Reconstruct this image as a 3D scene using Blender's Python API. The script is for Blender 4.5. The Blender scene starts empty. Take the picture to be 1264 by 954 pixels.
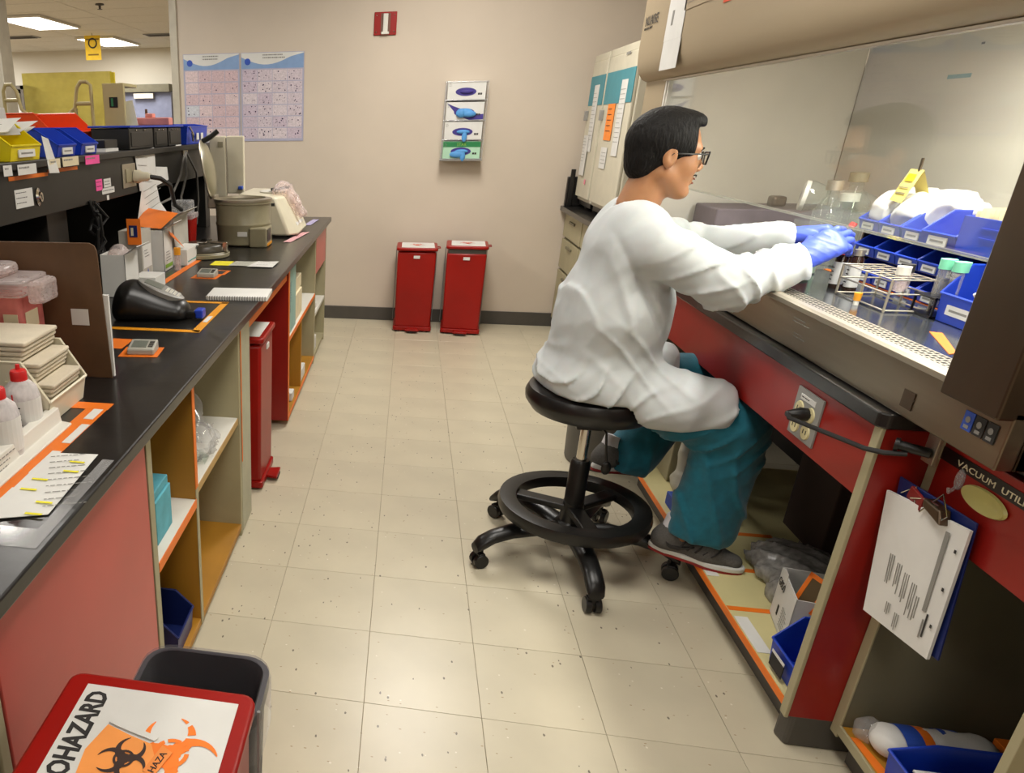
import bpy, bmesh, math, random
import numpy as np
from mathutils import Vector, Matrix, Euler
random.seed(7)
SC = bpy.context.scene
COL = SC.collection
# ---------------------------------------------------------------- camera
def make_camera():
    cam = bpy.data.cameras.new('camera')
    o = bpy.data.objects.new('camera', cam); COL.objects.link(o)
    y, p, r = -0.20090, 0.39020, 0.01108
    cy, sy, cp, sp, cr, sr = math.cos(y), math.sin(y), math.cos(p), math.sin(p), math.cos(r), math.sin(r)
    f = Vector((sy*cp, cy*cp, -sp)); rt = Vector((cy, -sy, 0)); dn = f.cross(rt)
    r2 = rt*cr + dn*sr; d2 = dn*cr - rt*sr
    m = Matrix((r2, -d2, -f)).transposed().to_4x4()
    m.translation = Vector((0.02797, -1.56944, 1.43724))
    o.matrix_world = m
    cam.sensor_width = 36.0; cam.lens = 907.28/1264*36.0
    cam.shift_x = 0.25155; cam.shift_y = 0.03975
    cam.clip_start = 0.05
    SC.camera = o
make_camera()
SC.view_settings.view_transform = 'Standard'
SC.view_settings.look = 'None'
SC.view_settings.gamma = 1.0
SC.view_settings.use_curve_mapping = False
SC.view_settings.exposure = -0.30
w = bpy.data.worlds.new('world'); SC.world = w; w.use_nodes = True
w.node_tree.nodes['Background'].inputs[0].default_value = (0.9, 0.85, 0.75, 1)
w.node_tree.nodes['Background'].inputs[1].default_value = 0.25

def area(name, loc, sx, sy, power, color=(1, .955, .90), rot=(0, 0, 0)):
    l = bpy.data.lights.new(name, 'AREA'); l.shape = 'RECTANGLE'; l.size = sx; l.size_y = sy
    l.energy = power; l.color = color
    o = bpy.data.objects.new(name, l); o.location = loc; o.rotation_euler = rot; COL.objects.link(o)
    return o
for x in (-2.6, 0.25):
    for y in (-2.6, 0.1, 2.75):
        area('ceiling_light_lamp', (x, y, 2.648), 0.55, 1.15, {-2.6: 22, 0.1: 25, 2.75: 50}[y])
for x, y in ((-4.75, 8.35), (-4.75, 10.75), (-4.75, 5.9), (-7.6, 8.35), (-7.6, 10.75), (-7.6, 5.9)):
    area('far_light_lamp', (x, y, 2.648), 0.55, 1.15, 52)
area('hood_lamp', (1.28, 0.45, 1.642), 0.10, .95, 21, (1, .98, .92))

# ---------------------------------------------------------------- materials
def rgb(h):
    h = h.lstrip('#'); v = [int(h[i:i+2], 16)/255 for i in (0, 2, 4)]
    return tuple((c/12.92 if c <= .04045 else ((c+.055)/1.055)**2.4) for c in v)
MATS = {}
def mat(name, col, rough=.5, metal=0., noise=.06, nscale=12., bump=0., bscale=60., spec=.5, stretch=None, alpha=1., trans=0., coat=0., sheen=0., sub=0.):
    if name in MATS: return MATS[name]
    if isinstance(col, str): col = rgb(col)
    m = bpy.data.materials.new(name); m.use_nodes = True; nt = m.node_tree; N = nt.nodes; L = nt.links
    b = N['Principled BSDF']
    b.inputs['Roughness'].default_value = rough; b.inputs['Metallic'].default_value = metal
    b.inputs['Specular IOR Level'].default_value = spec
    b.inputs['Coat Weight'].default_value = coat
    b.inputs['Transmission Weight'].default_value = trans
    b.inputs['Alpha'].default_value = alpha
    b.inputs['Sheen Weight'].default_value = sheen
    if sub: b.inputs['Subsurface Weight'].default_value = sub; b.inputs['Subsurface Scale'].default_value = .01
    tc = N.new('ShaderNodeTexCoord'); mp = N.new('ShaderNodeMapping')
    L.new(tc.outputs['Object'], mp.inputs[0])
    if stretch: mp.inputs['Scale'].default_value = stretch
    nz = N.new('ShaderNodeTexNoise'); nz.inputs['Scale'].default_value = nscale; nz.inputs['Detail'].default_value = 4
    L.new(mp.outputs[0], nz.inputs['Vector'])
    rp = N.new('ShaderNodeValToRGB')
    lo = tuple(max(0, c*(1-noise*1.6)) for c in col); hi = tuple(min(1, c*(1+noise*1.2)) for c in col)
    rp.color_ramp.elements[0].position = .3; rp.color_ramp.elements[1].position = .7
    rp.color_ramp.elements[0].color = (*lo, 1); rp.color_ramp.elements[1].color = (*hi, 1)
    L.new(nz.outputs['Fac'], rp.inputs[0]); L.new(rp.outputs[0], b.inputs['Base Color'])
    if bump:
        nb = N.new('ShaderNodeTexNoise'); nb.inputs['Scale'].default_value = bscale; nb.inputs['Detail'].default_value = 3
        L.new(mp.outputs[0], nb.inputs['Vector'])
        bp = N.new('ShaderNodeBump'); bp.inputs['Strength'].default_value = bump; bp.inputs['Distance'].default_value = .01
        L.new(nb.outputs['Fac'], bp.inputs['Height']); L.new(bp.outputs[0], b.inputs['Normal'])
    MATS[name] = m
    return m
def emis(name, col, s):
    m = bpy.data.materials.new(name); m.use_nodes = True; nt = m.node_tree
    nt.nodes.remove(nt.nodes['Principled BSDF']); e = nt.nodes.new('ShaderNodeEmission')
    e.inputs[0].default_value = (*col, 1); e.inputs[1].default_value = s
    nt.links.new(e.outputs[0], nt.nodes['Material Output'].inputs[0]); MATS[name] = m
    return m
def clear(name, tint=(1, 1, 1), rough=.03, ior=1.45, haze=0., hazecol=(.8, .8, .8)):
    """thin clear sheet: transparent + fresnel reflection, a little haze"""
    m = bpy.data.materials.new(name); m.use_nodes = True; nt = m.node_tree; N = nt.nodes; L = nt.links
    N.remove(N['Principled BSDF']); out = N['Material Output']
    t = N.new('ShaderNodeBsdfTransparent'); t.inputs[0].default_value = (*tint, 1)
    g = N.new('ShaderNodeBsdfGlossy'); g.inputs['Roughness'].default_value = rough
    lw = N.new('ShaderNodeLayerWeight'); lw.inputs[0].default_value = .5
    pw = N.new('ShaderNodeMath'); pw.operation = 'POWER'; L.new(lw.outputs['Facing'], pw.inputs[0]); pw.inputs[1].default_value = 5
    f0 = ((ior-1)/(ior+1))**2
    f = N.new('ShaderNodeMath'); f.operation = 'MULTIPLY_ADD'; L.new(pw.outputs[0], f.inputs[0]); f.inputs[1].default_value = 1-f0; f.inputs[2].default_value = f0
    mx = N.new('ShaderNodeMixShader'); L.new(f.outputs[0], mx.inputs[0]); L.new(t.outputs[0], mx.inputs[1]); L.new(g.outputs[0], mx.inputs[2])
    last = mx
    if haze:
        d = N.new('ShaderNodeBsdfDiffuse'); d.inputs[0].default_value = (*hazecol, 1)
        nz = N.new('ShaderNodeTexNoise'); nz.inputs['Scale'].default_value = 6
        mr = N.new('ShaderNodeMapRange'); mr.inputs[3].default_value = haze*.5; mr.inputs[4].default_value = haze*1.5
        L.new(nz.outputs['Fac'], mr.inputs[0])
        m2 = N.new('ShaderNodeMixShader'); L.new(mr.outputs[0], m2.inputs[0]); L.new(mx.outputs[0], m2.inputs[1]); L.new(d.outputs[0], m2.inputs[2]); last = m2
    L.new(last.outputs[0], out.inputs[0]); MATS[name] = m
    return m

M_wall = mat('wall_paint', '#c9bcab', .75, noise=.02, nscale=3, bump=.03, bscale=200)
M_ceil = mat('ceiling_white', '#dedad0', .9, noise=.03, nscale=30, bump=.1, bscale=150)
M_base = mat('grey_vinyl', '#4b4741', .5)
M_black = mat('black_worktop', '#1d1c1b', .28, noise=.15, nscale=9, bump=.04, bscale=25, coat=.15)
M_shelfblk = mat('black_shelf_laminate', '#201e1b', .42, noise=.1)
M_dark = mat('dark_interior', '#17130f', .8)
M_blkplastic = mat('black_plastic', '#141312', .35, noise=.1)
M_blkmat = mat('black_rubber', '#1b1a19', .6)
M_pink = mat('salmon_laminate', '#bd4f47', .32, noise=.05, nscale=4)
M_red = mat('red_laminate', '#8e1a12', .35, noise=.07, nscale=6)
M_redp = mat('red_enamel', '#940f06', .35, spec=.35, noise=.07, nscale=5)
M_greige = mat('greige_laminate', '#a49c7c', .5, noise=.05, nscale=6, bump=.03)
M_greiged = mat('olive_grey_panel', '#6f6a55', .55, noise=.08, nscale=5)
M_ochre = mat('ochre_board', '#a8761e', .55, noise=.1, nscale=4, stretch=(1, 1, .2))
M_orange = mat('orange_tape', '#e8761c', .5, noise=.05)
M_amber = mat('amber_tape', '#e59a1c', .45, noise=.05)
M_white = mat('white_laminate', '#d9d6cc', .45, noise=.03)
M_paper = mat('paper', '#d6d5d0', .8, noise=.03)
M_card = mat('cream_paper', '#d8ccab', .85, noise=.05)
M_ink = mat('ink', '#2a2826', .8)
M_greyink = mat('grey_ink', '#87857f', .8)
M_blue = mat('blue_bin_plastic', '#173bb0', .35, noise=.06, nscale=8)
M_blued = mat('navy_plastic', '#16245e', .4, noise=.06)
M_yellow = mat('yellow_bin_plastic', '#e3cf14', .35, noise=.05)
M_ored = mat('orange_bin_plastic', '#e0491a', .4, noise=.05)
M_cream = mat('cream_plastic', '#d3ccb4', .4, noise=.04)
M_creamd = mat('tan_enamel', '#8d866c', .35, noise=.06)
M_beigebin = mat('ivory_bin_plastic', '#dcd5bb', .4, noise=.03)
M_steel = mat('brushed_steel', '#9a8f7d', .33, 1., noise=.12, nscale=14, stretch=(1, .06, 1), bump=.05, bscale=60)
M_steelL = mat('pale_steel', '#b9b1a0', .42, .9, noise=.05, nscale=6, stretch=(1, .3, .3))
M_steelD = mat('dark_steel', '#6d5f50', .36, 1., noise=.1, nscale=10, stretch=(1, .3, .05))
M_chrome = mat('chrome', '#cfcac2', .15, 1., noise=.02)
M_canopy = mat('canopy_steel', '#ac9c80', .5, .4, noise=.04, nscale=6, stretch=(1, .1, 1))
M_hoodin = mat('hood_liner_steel', '#ded9cc', .45, .1, noise=.05, nscale=4, stretch=(1, .3, 1))
M_teal = mat('teal_paint', '#3f8a96', .5, noise=.04)
M_scrub = mat('teal_cotton', '#045e70', .85, noise=.1, nscale=40, bump=.1, bscale=300, sheen=.2)
M_coat = mat('white_gown_fabric', '#bcc0c0', .8, noise=.03, nscale=10, bump=.05, bscale=400, sub=.1)
M_skin = mat('skin', '#a87650', .5, noise=.05, nscale=30, sub=.15)
M_lip = mat('lips', '#a35f4e', .5)
M_hair = mat('black_hair', '#0b0806', .65, spec=.25, noise=.25, nscale=120, stretch=(1, 1, .25), bump=.6, bscale=160)
M_glove = mat('violet_nitrile', '#4a5fd0', .45, noise=.06, nscale=30, bump=.08, bscale=120)
M_shoe = mat('grey_knit', '#56534f', .85, noise=.12, nscale=200)
M_sock = mat('white_sock', '#cfcdd0', .9)
M_seat = mat('black_vinyl', '#151312', .3, noise=.08, nscale=30)
M_liner = clear('clear_liner', (.86, .86, .9), .12, 1.35, .05)
M_sash = clear('sash_glass', (.985, .99, .97), .02, 1.5, .012, (.75, .72, .62))
M_glass = clear('clear_glass', (.93, .96, .93), .03, 1.5, .06)
M_pvc = clear('clear_plastic', (.9, .9, .9), .12, 1.5, .25)
M_clearpink = clear('pink_clear_plastic', (.95, .45, .42), .15, 1.5, .55, (.8, .25, .22))
M_clearw = clear('frosted_plastic', (.95, .88, .86), .15, 1.4, .30, (.85, .76, .74))
M_yelsheet = clear('yellow_film', (.95, .9, .45), .15, 1.4, .5, (.8, .72, .25))
M_amberglass = mat('brown_glass', '#2a1a12', .1, noise=.1)
M_green = mat('mint_cap', '#7fd6b0', .5)
M_redcap = mat('red_cap', '#c81818', .4)
M_bottle = clear('squeeze_bottle_plastic', (.9, .86, .87), .3, 1.45, .6, (.82, .78, .77))
M_trash = mat('grey_bin_plastic', '#55524c', .5)
M_trashd = mat('charcoal_bin_plastic', '#332f33', .5)
M_pinkn = mat('pink_note', '#f0569e', .8)
M_yeln = mat('yellow_note', '#e6dc2a', .8)
M_tan = mat('brown_board', '#5c4128', .5, noise=.08, nscale=20)
M_tealbox = mat('aqua_box', '#56a5b4', .6, noise=.12, nscale=20)
M_tealbind = mat('aqua_binder', '#8fb3ac', .6)
M_lcd = mat('lcd', '#6a6f66', .3)
M_grey = mat('grey_plastic', '#8b8a86', .4)
M_aqua = mat('aqua_line', '#4aa6a0', .6)
M_lime = mat('lime_print', '#84b03a', .6)
M_bluep = mat('blue_print', '#2b4fb0', .6)
M_purple = mat('purple_print', '#3b2f80', .6)
M_cyan = mat('cyan_print', '#4f93d0', .6)
M_dgreen = mat('green_print', '#1e7a44', .6)
M_wrap = clear('bubble_film', (.95, .95, .95), .1, 1.6, .15)
# ---------------------------------------------------------------- mesh helpers
WM = {}
I4 = Matrix.Identity(4)
def T(x, y, z): return Matrix.Translation((x, y, z))
def RZ(a): return Matrix.Rotation(a, 4, 'Z')
def RX(a): return Matrix.Rotation(a, 4, 'X')
def RY(a): return Matrix.Rotation(a, 4, 'Y')
class MB:
    def __init__(s): s.v = []; s.f = []
    def add(s, vs, fs, m=None):
        b = len(s.v)
        for p in vs:
            p = Vector(p)
            if m is not None: p = m @ p
            s.v.append(tuple(p))
        s.f += [tuple(b+i for i in f) for f in fs]; return s
    def box(s, x0, x1, y0, y1, z0, z1, m=None):
        vs = [(x, y, z) for z in (z0, z1) for y in (y0, y1) for x in (x0, x1)]
        return s.add(vs, [(0, 2, 3, 1), (4, 5, 7, 6), (0, 1, 5, 4), (2, 6, 7, 3), (0, 4, 6, 2), (1, 3, 7, 5)], m)
    def prism(s, poly, d0, d1, ax='z', m=None):
        """poly of 2D points extruded between d0 and d1 along ax (poly in the other two axes, in order)"""
        n = len(poly); vs = []
        for d in (d0, d1):
            for a, b in poly:
                vs.append({'z': (a, b, d), 'y': (a, d, b), 'x': (d, a, b)}[ax])
        fs = [tuple(range(n))[::-1], tuple(range(n, 2*n))] + [(i, (i+1) % n, n+(i+1) % n, n+i) for i in range(n)]
        return s.add(vs, fs, m)
    def lathe(s, prof, n=24, m=None, cap=True):
        vs = []; fs = []
        for r, z in prof:
            for i in range(n):
                a = 2*math.pi*i/n; vs.append((r*math.cos(a), r*math.sin(a), z))
        k = len(prof)
        for j in range(k-1):
            for i in range(n):
                fs.append((j*n+i, j*n+(i+1) % n, (j+1)*n+(i+1) % n, (j+1)*n+i))
        if cap:
            fs.append(tuple(range(n))[::-1]); fs.append(tuple((k-1)*n+i for i in range(n)))
        return s.add(vs, fs, m)
    def tube(s, pts, r, n=8, closed=False, m=None):
        pts = [Vector(p) for p in pts]; k = len(pts)
        rr = r if isinstance(r, (list, tuple)) else [r]*k
        vs = []; fs = []; up = None
        for i, p in enumerate(pts):
            a = pts[(i-1) % k] if (closed or i > 0) else p; b = pts[(i+1) % k] if (closed or i < k-1) else p
            t = (b-a).normalized()
            if up is None: up = t.orthogonal().normalized()
            else:
                up = (up - t*up.dot(t))
                up = up.normalized() if up.length > 1e-6 else t.orthogonal().normalized()
            w_ = t.cross(up)
            for j in range(n):
                an = 2*math.pi*j/n; vs.append(p + (up*math.cos(an) + w_*math.sin(an))*rr[i])
        for i in range(k if closed else k-1):
            for j in range(n):
                i2 = (i+1) % k
                fs.append((i*n+j, i*n+(j+1) % n, i2*n+(j+1) % n, i2*n+j))
        if not closed: fs.append(tuple(range(n))[::-1]); fs.append(tuple((k-1)*n+j for j in range(n)))
        return s.add(vs, fs, m)
    def cyl(s, p0, p1, r, n=16, r1=None):
        return s.tube([p0, p1], [r, r if r1 is None else r1], n)
    def sphere(s, c, r, nu=16, nv=10, m=None):
        if not isinstance(r, (tuple, list)): r = (r, r, r)
        vs = [(c[0], c[1], c[2]-r[2])]; fs = []
        for j in range(1, nv):
            ph = math.pi*j/nv - math.pi/2
            for i in range(nu):
                a = 2*math.pi*i/nu
                vs.append((c[0]+r[0]*math.cos(ph)*math.cos(a), c[1]+r[1]*math.cos(ph)*math.sin(a), c[2]+r[2]*math.sin(ph)))
        vs.append((c[0], c[1], c[2]+r[2])); e = len(vs)-1
        for i in range(nu): fs.append((0, 1+(i+1) % nu, 1+i)); fs.append((e, 1+(nv-2)*nu+i, 1+(nv-2)*nu+(i+1) % nu))
        for j in range(nv-2):
            for i in range(nu):
                a = 1+j*nu
                fs.append((a+i, a+(i+1) % nu, a+nu+(i+1) % nu, a+nu+i))
        return s.add(vs, fs, m)
    def rbox(s, x0, x1, y0, y1, z0, z1, r, n=4, m=None):
        """box with rounded vertical corners"""
        poly = []
        for cx, cy, a0 in ((x1-r, y1-r, 0), (x0+r, y1-r, 90), (x0+r, y0+r, 180), (x1-r, y0+r, 270)):
            for i in range(n+1):
                a = math.radians(a0+90*i/n); poly.append((cx+r*math.cos(a), cy+r*math.sin(a)))
        return s.prism(poly, z0, z1, 'z', m)
    def build(s, name, material, parent=None, bevel=0., smooth=False, world=True, kind=None, label=None, seg=2):
        vs = s.v
        if parent is not None and world:
            inv = WM[parent.name].inverted(); vs = [tuple(inv @ Vector(v)) for v in vs]
        me = bpy.data.meshes.new(name); me.from_pydata(vs, [], s.f); me.validate(); me.update()
        bm = bmesh.new(); bm.from_mesh(me); bmesh.ops.recalc_face_normals(bm, faces=bm.faces); bm.to_mesh(me); bm.free()
        return link(name, me, material, parent, bevel, smooth, kind, label, seg)
def link(name, me, material, parent=None, bevel=0., smooth=False, kind=None, label=None, seg=2):
    me.materials.append(material)
    o = bpy.data.objects.new(name, me); COL.objects.link(o)
    if parent is not None: o.parent = parent; WM[o.name] = WM[parent.name]
    else: WM[o.name] = I4
    if smooth:
        for p in me.polygons: p.use_smooth = True
        if smooth != 'all': 
            try: me.set_sharp_from_angle(angle=math.radians(40))
            except Exception: pass
    if bevel:
        b = o.modifiers.new('bevel', 'BEVEL'); b.width = bevel; b.segments = seg; b.limit_method = 'ANGLE'; b.angle_limit = math.radians(40)
    if kind: o['kind'] = kind
    if label: o['label'] = label
    return o
def thing(name, label, cat, loc=(0, 0, 0), rz=0., group=None):
    o = bpy.data.objects.new(name, None); COL.objects.link(o); o.empty_display_size = .05
    o.location = loc; o.rotation_euler = (0, 0, rz)
    WM[o.name] = T(*loc) @ RZ(rz)
    return tag(o, label, cat, group)
def tag(o, label, cat, group=None):
    o['label'] = label; o['category'] = cat
    if group: o['group'] = group
    return o
def dup(root, loc, rz=0., label=None, group=None):
    r = root.copy(); COL.objects.link(r); r.location = loc; r.rotation_euler = (0, 0, rz)
    if label: r['label'] = label
    if group: r['group'] = group
    WM[r.name] = T(*loc) @ RZ(rz)
    for ch in [c for c in root.children]:
        c = ch.copy(); COL.objects.link(c); c.parent = r; WM[c.name] = WM[r.name]
        for g in ch.children:
            d = g.copy(); COL.objects.link(d); d.parent = c; WM[d.name] = WM[r.name]
    return r
def struct(name, mb, m, **k):
    return mb.build(name, m, kind='structure', **k)
def frame(o, r, u):
    r = Vector(r).normalized(); u = Vector(u).normalized(); n = r.cross(u)
    m = Matrix((r, u, n)).transposed().to_4x4(); m.translation = Vector(o); return m
def decal(name, o, r, u, w_, h_, m, parent, th=.0012, **k):
    """thin rectangle lying on a surface: origin = lower-left corner, r right, u up, grows along r x u"""
    return MB().box(0, w_, 0, h_, 0, th, frame(o, r, u)).build(name, m, parent, **k)
def lines(name, o, r, u, w_, n, pitch, m, parent, hh=.0022, off=.0014, seed=1, blocks=True):
    """rows of printed text too small to read: short dark dashes"""
    rd = random.Random(seed); mb = MB(); fm = frame(o, r, u)
    for i in range(n):
        x = 0; end = w_*(rd.uniform(.6, 1))
        while x < end:
            l = rd.uniform(.004, .014) if blocks else end
            mb.box(x, min(x+l, end), -i*pitch, -i*pitch+hh, off, off+.0003, fm); x += l+.003
    return mb.build(name, m, parent)
def text(s, o, r, u, size, m, parent, name='lettering', ext=.0004, off=.0016, align='LEFT', sx=1., bold=0.):
    c = bpy.data.curves.new(name, 'FONT'); c.body = s; c.size = size; c.extrude = ext; c.offset = bold; c.align_x = align; c.resolution_u = 2
    t = bpy.data.objects.new(name, c); COL.objects.link(t)
    dg = bpy.context.evaluated_depsgraph_get(); me = bpy.data.meshes.new_from_object(t.evaluated_get(dg))
    bpy.data.objects.remove(t); bpy.data.curves.remove(c)
    fm = frame(o, r, u) @ T(0, 0, off) @ Matrix.Diagonal((sx, 1, 1, 1))
    me.transform(WM[parent.name].inverted() @ fm) if parent else me.transform(fm)
    me.materials.clear()
    return link(name, me, m, parent)
X_, Y_, Z_ = Vector((1, 0, 0)), Vector((0, 1, 0)), Vector((0, 0, 1))
def biohazard(name, c, r, u, R, m, parent, off=.0018, dirt=0., seed=3):
    """three-crescent biohazard trefoil of outer radius ~R, flat print"""
    rd = random.Random(seed); mb = MB(); fm = frame(c, r, u)
    for k in range(3):
        a0 = math.radians(90+120*k); cx, cy = R*.42*math.cos(a0), R*.42*math.sin(a0)
        n = 28
        for i in range(n):
            if dirt and rd.random() < dirt: continue
            ts = []
            for j in (i, i+1):
                t = a0 + math.radians(30) + (2*math.pi-math.radians(60))*j/n
                th = abs((j/n)*2-1)          # 0 at middle (inner), 1 at tips
                wd = R*(.30*(1-th)**.8+.02)
                ts.append(((cx+(R*.52)*math.cos(t), cy+(R*.52)*math.sin(t)), (cx+(R*.52-wd)*math.cos(t), cy+(R*.52-wd)*math.sin(t))))
            vs = [ts[0][0], ts[1][0], ts[1][1], ts[0][1]]
            mb.add([(x, y, off+.00012*k) for x, y in vs], [(0, 1, 2, 3)], fm)
    n = 30
    for i in range(n):
        if dirt and rd.random() < dirt: continue
        a, b = 2*math.pi*i/n, 2*math.pi*(i+1)/n
        mb.add([(R*q*math.cos(t), R*q*math.sin(t), off+.0005) for t, q in ((a, .36), (b, .36), (b, .27), (a, .27))], [(0, 1, 2, 3)], fm)
    return mb.build(name, m, parent)

# ---- implicit surfaces (numpy) for cloth, bodies, shoes
def nets(f, lo, hi, h):
    xs = [np.arange(a, b+h, h, dtype=np.float32) for a, b in zip(lo, hi)]
    G = np.meshgrid(*xs, indexing='ij'); V = f(G[0], G[1], G[2]).astype(np.float32)
    ins = V < 0; nx, ny, nz = V.shape
    acc = np.zeros((nx-1, ny-1, nz-1, 3), np.float32); cnt = np.zeros((nx-1, ny-1, nz-1), np.float32)
    cs = [(a, b, c) for a in (0, 1) for b in (0, 1) for c in (0, 1)]
    sl = lambda o: tuple(slice(q, q+n-1) for q, n in zip(o, V.shape))
    for a in cs:
        for ax in range(3):
            if a[ax]: continue
            b = list(a); b[ax] = 1
            va, vb = V[sl(a)], V[sl(b)]; m = (va < 0) != (vb < 0)
            t = np.where(m, va/np.where(m, va-vb, 1), 0)
            for q in range(3):
                acc[..., q] += np.where(m, a[q] + (t if q == ax else 0), 0)
            cnt += m
    mask = cnt > 0; idx = -np.ones(mask.shape, np.int64); idx[mask] = np.arange(mask.sum())
    ijk = np.argwhere(mask); P = (ijk + acc[mask]/cnt[mask][:, None])*h + np.array(lo)
    F = []
    for ax in range(3):
        b, c = (ax+1) % 3, (ax+2) % 3
        s0 = [slice(None)]*3; s1 = [slice(None)]*3; s0[ax] = slice(0, -1); s1[ax] = slice(1, None)
        A, B = ins[tuple(s0)], ins[tuple(s1)]
        e = np.argwhere(A != B); keep = (e[:, b] > 0) & (e[:, c] > 0) & (e[:, b] < V.shape[b]-1) & (e[:, c] < V.shape[c]-1); e = e[keep]
        d = lambda db, dc: idx[tuple((e - np.array([db if q == b else dc if q == c else 0 for q in range(3)])).T)]
        q = np.stack([d(1, 1), d(0, 1), d(0, 0), d(1, 0)], 1)
        fl = A[tuple(e.T)]; q[~fl] = q[~fl][:, ::-1]; F.append(q)
    return P, np.concatenate(F)
def nbuild(name, f, lo, hi, h, material, parent, smooth_it=2, **k):
    P, F = nets(f, lo, hi, h)
    F = F[(F >= 0).all(1)]
    me = bpy.data.meshes.new(name)
    inv = np.array(WM[parent.name].inverted()) if parent is not None else np.eye(4)
    P = P @ inv[:3, :3].T + inv[:3, 3]
    me.from_pydata(P.tolist(), [], F.tolist()); me.validate(); me.update()
    bm = bmesh.new(); bm.from_mesh(me)
    for _ in range(smooth_it): bmesh.ops.smooth_vert(bm, verts=bm.verts, factor=.5, use_axis_x=True, use_axis_y=True, use_axis_z=True)
    bmesh.ops.recalc_face_normals(bm, faces=bm.faces)
    bm.to_mesh(me); bm.free()
    return link(name, me, material, parent, smooth='all', **k)
def rc(x, y, z, a, b, ra, rb, s=(1, 1, 1)):
    """tapered capsule a-b, space squashed by s (radius multiplied per axis)"""
    X, Y, Z = x/s[0], y/s[1], z/s[2]
    a = [a[i]/s[i] for i in range(3)]; b = [b[i]/s[i] for i in range(3)]
    d = [b[i]-a[i] for i in range(3)]; L2 = sum(q*q for q in d) or 1e-9
    t = np.clip(((X-a[0])*d[0]+(Y-a[1])*d[1]+(Z-a[2])*d[2])/L2, 0, 1)
    D = np.sqrt((X-a[0]-t*d[0])**2+(Y-a[1]-t*d[1])**2+(Z-a[2]-t*d[2])**2)
    return (D-(ra+(rb-ra)*t))*min(s)
def el(x, y, z, c, r):
    k = np.sqrt(((x-c[0])/r[0])**2+((y-c[1])/r[1])**2+((z-c[2])/r[2])**2)
    return (k-1)*min(r)
def smin(a, b, k):
    h = np.clip(.5+.5*(b-a)/k, 0, 1); return b*(1-h)+a*h-k*h*(1-h)
def smax(a, b, k): return -smin(-a, -b, k)
def un(k, *fs):
    r = fs[0]
    for f in fs[1:]: r = smin(r, f, k)
    return r
# ================================================================ the setting
def floor_mat():
    m = mat('vinyl_tile', '#c6bda5', .32, noise=.05, nscale=3.5, bump=.035, bscale=9, spec=.5)
    nt = m.node_tree; N = nt.nodes; L = nt.links; b = N['Principled BSDF']; base = b.inputs['Base Color'].links[0].from_socket
    tc = N.new('ShaderNodeTexCoord'); geo = N.new('ShaderNodeNewGeometry')
    prev = base
    for sc, thr, stretch, col, pick in ((46, .13, (1, .55, 1), (.05, .035, .02), .55), (60, .10, (.5, 1, 1), (.30, .20, .09), .45), (30, .08, (1, 1, 1), (.75, .70, .6), .5)):
        mp = N.new('ShaderNodeMapping'); mp.inputs['Scale'].default_value = stretch; L.new(geo.outputs['Position'], mp.inputs[0])
        v = N.new('ShaderNodeTexVoronoi'); v.inputs['Scale'].default_value = sc; L.new(mp.outputs[0], v.inputs['Vector'])
        nz = N.new('ShaderNodeTexNoise'); nz.inputs['Scale'].default_value = 120; L.new(geo.outputs['Position'], nz.inputs['Vector'])
        ad = N.new('ShaderNodeMath'); ad.operation = 'MULTIPLY_ADD'; L.new(nz.outputs['Fac'], ad.inputs[0]); ad.inputs[1].default_value = .12; L.new(v.outputs['Distance'], ad.inputs[2])
        lt = N.new('ShaderNodeMath'); lt.operation = 'LESS_THAN'; L.new(ad.outputs[0], lt.inputs[0]); lt.inputs[1].default_value = thr+.06
        sp = N.new('ShaderNodeSeparateColor'); L.new(v.outputs['Color'], sp.inputs[0])
        g = N.new('ShaderNodeMath'); g.operation = 'GREATER_THAN'; L.new(sp.outputs[0], g.inputs[0]); g.inputs[1].default_value = pick+.25
        mu = N.new('ShaderNodeMath'); mu.operation = 'MULTIPLY'; L.new(lt.outputs[0], mu.inputs[0]); L.new(g.outputs[0], mu.inputs[1])
        m2 = N.new('ShaderNodeMath'); m2.operation = 'MULTIPLY'; L.new(mu.outputs[0], m2.inputs[0]); m2.inputs[1].default_value = .8
        mx = N.new('ShaderNodeMix'); mx.data_type = 'RGBA'; L.new(m2.outputs[0], mx.inputs[0]); L.new(prev, mx.inputs[6]); mx.inputs[7].default_value = (*col, 1)
        prev = mx.outputs[2]
    L.new(prev, b.inputs['Base Color'])
    return m
M_tile = floor_mat()
M_grout = mat('tile_joint', '#8a7c62', .7)
fl = struct('floor', MB().box(-9, 2.2, -4, 12.3, -.1, -.0025), M_grout)
TL = .3048
tm = MB().box(-TL/2+.0006, TL/2-.0006, -TL/2+.0006, TL/2-.0006, -.004, 0)
t0 = None
for i in range(-7, 7):
    for j in range(-5, 14):
        x, y = (i+.5)*TL, (j+.5)*TL
        if t0 is None:
            t0 = tm.build('floor_tile', M_tile, fl, world=False, bevel=.0006, seg=1); o = t0
        else:
            o = t0.copy(); COL.objects.link(o)
        o.location = (x, y, random.uniform(-.0002, .0002))
YB = 4.225
struct('wall_back', MB().box(-1.69, 2.2, YB, YB+.14, 0, 2.7), M_wall)
wl = struct('wall_back_left', MB().box(-9, -3.10, YB, YB+.14, 0, 2.7), M_wall)
struct('wall_back_lintel', MB().box(-3.10, -1.69, YB, YB+.14, 2.55, 2.7), M_wall)
struct('trim_1', MB().box(-1.745, -1.69, YB-.015, YB+.155, 0, 2.55), mat('trim_paint', '#b9b2a0', .5), bevel=.004)
struct('trim_2', MB().box(-3.17, -3.092, YB-.02, YB+.16, 0, 2.56), MATS['trim_paint'], bevel=.004)
struct('wall_right', MB().box(2.0, 2.14, -4, YB, 0, 2.7), M_wall)
struct('wall_front', MB().box(-9, 2.14, -4.14, -4, 0, 2.7), M_wall)
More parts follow.
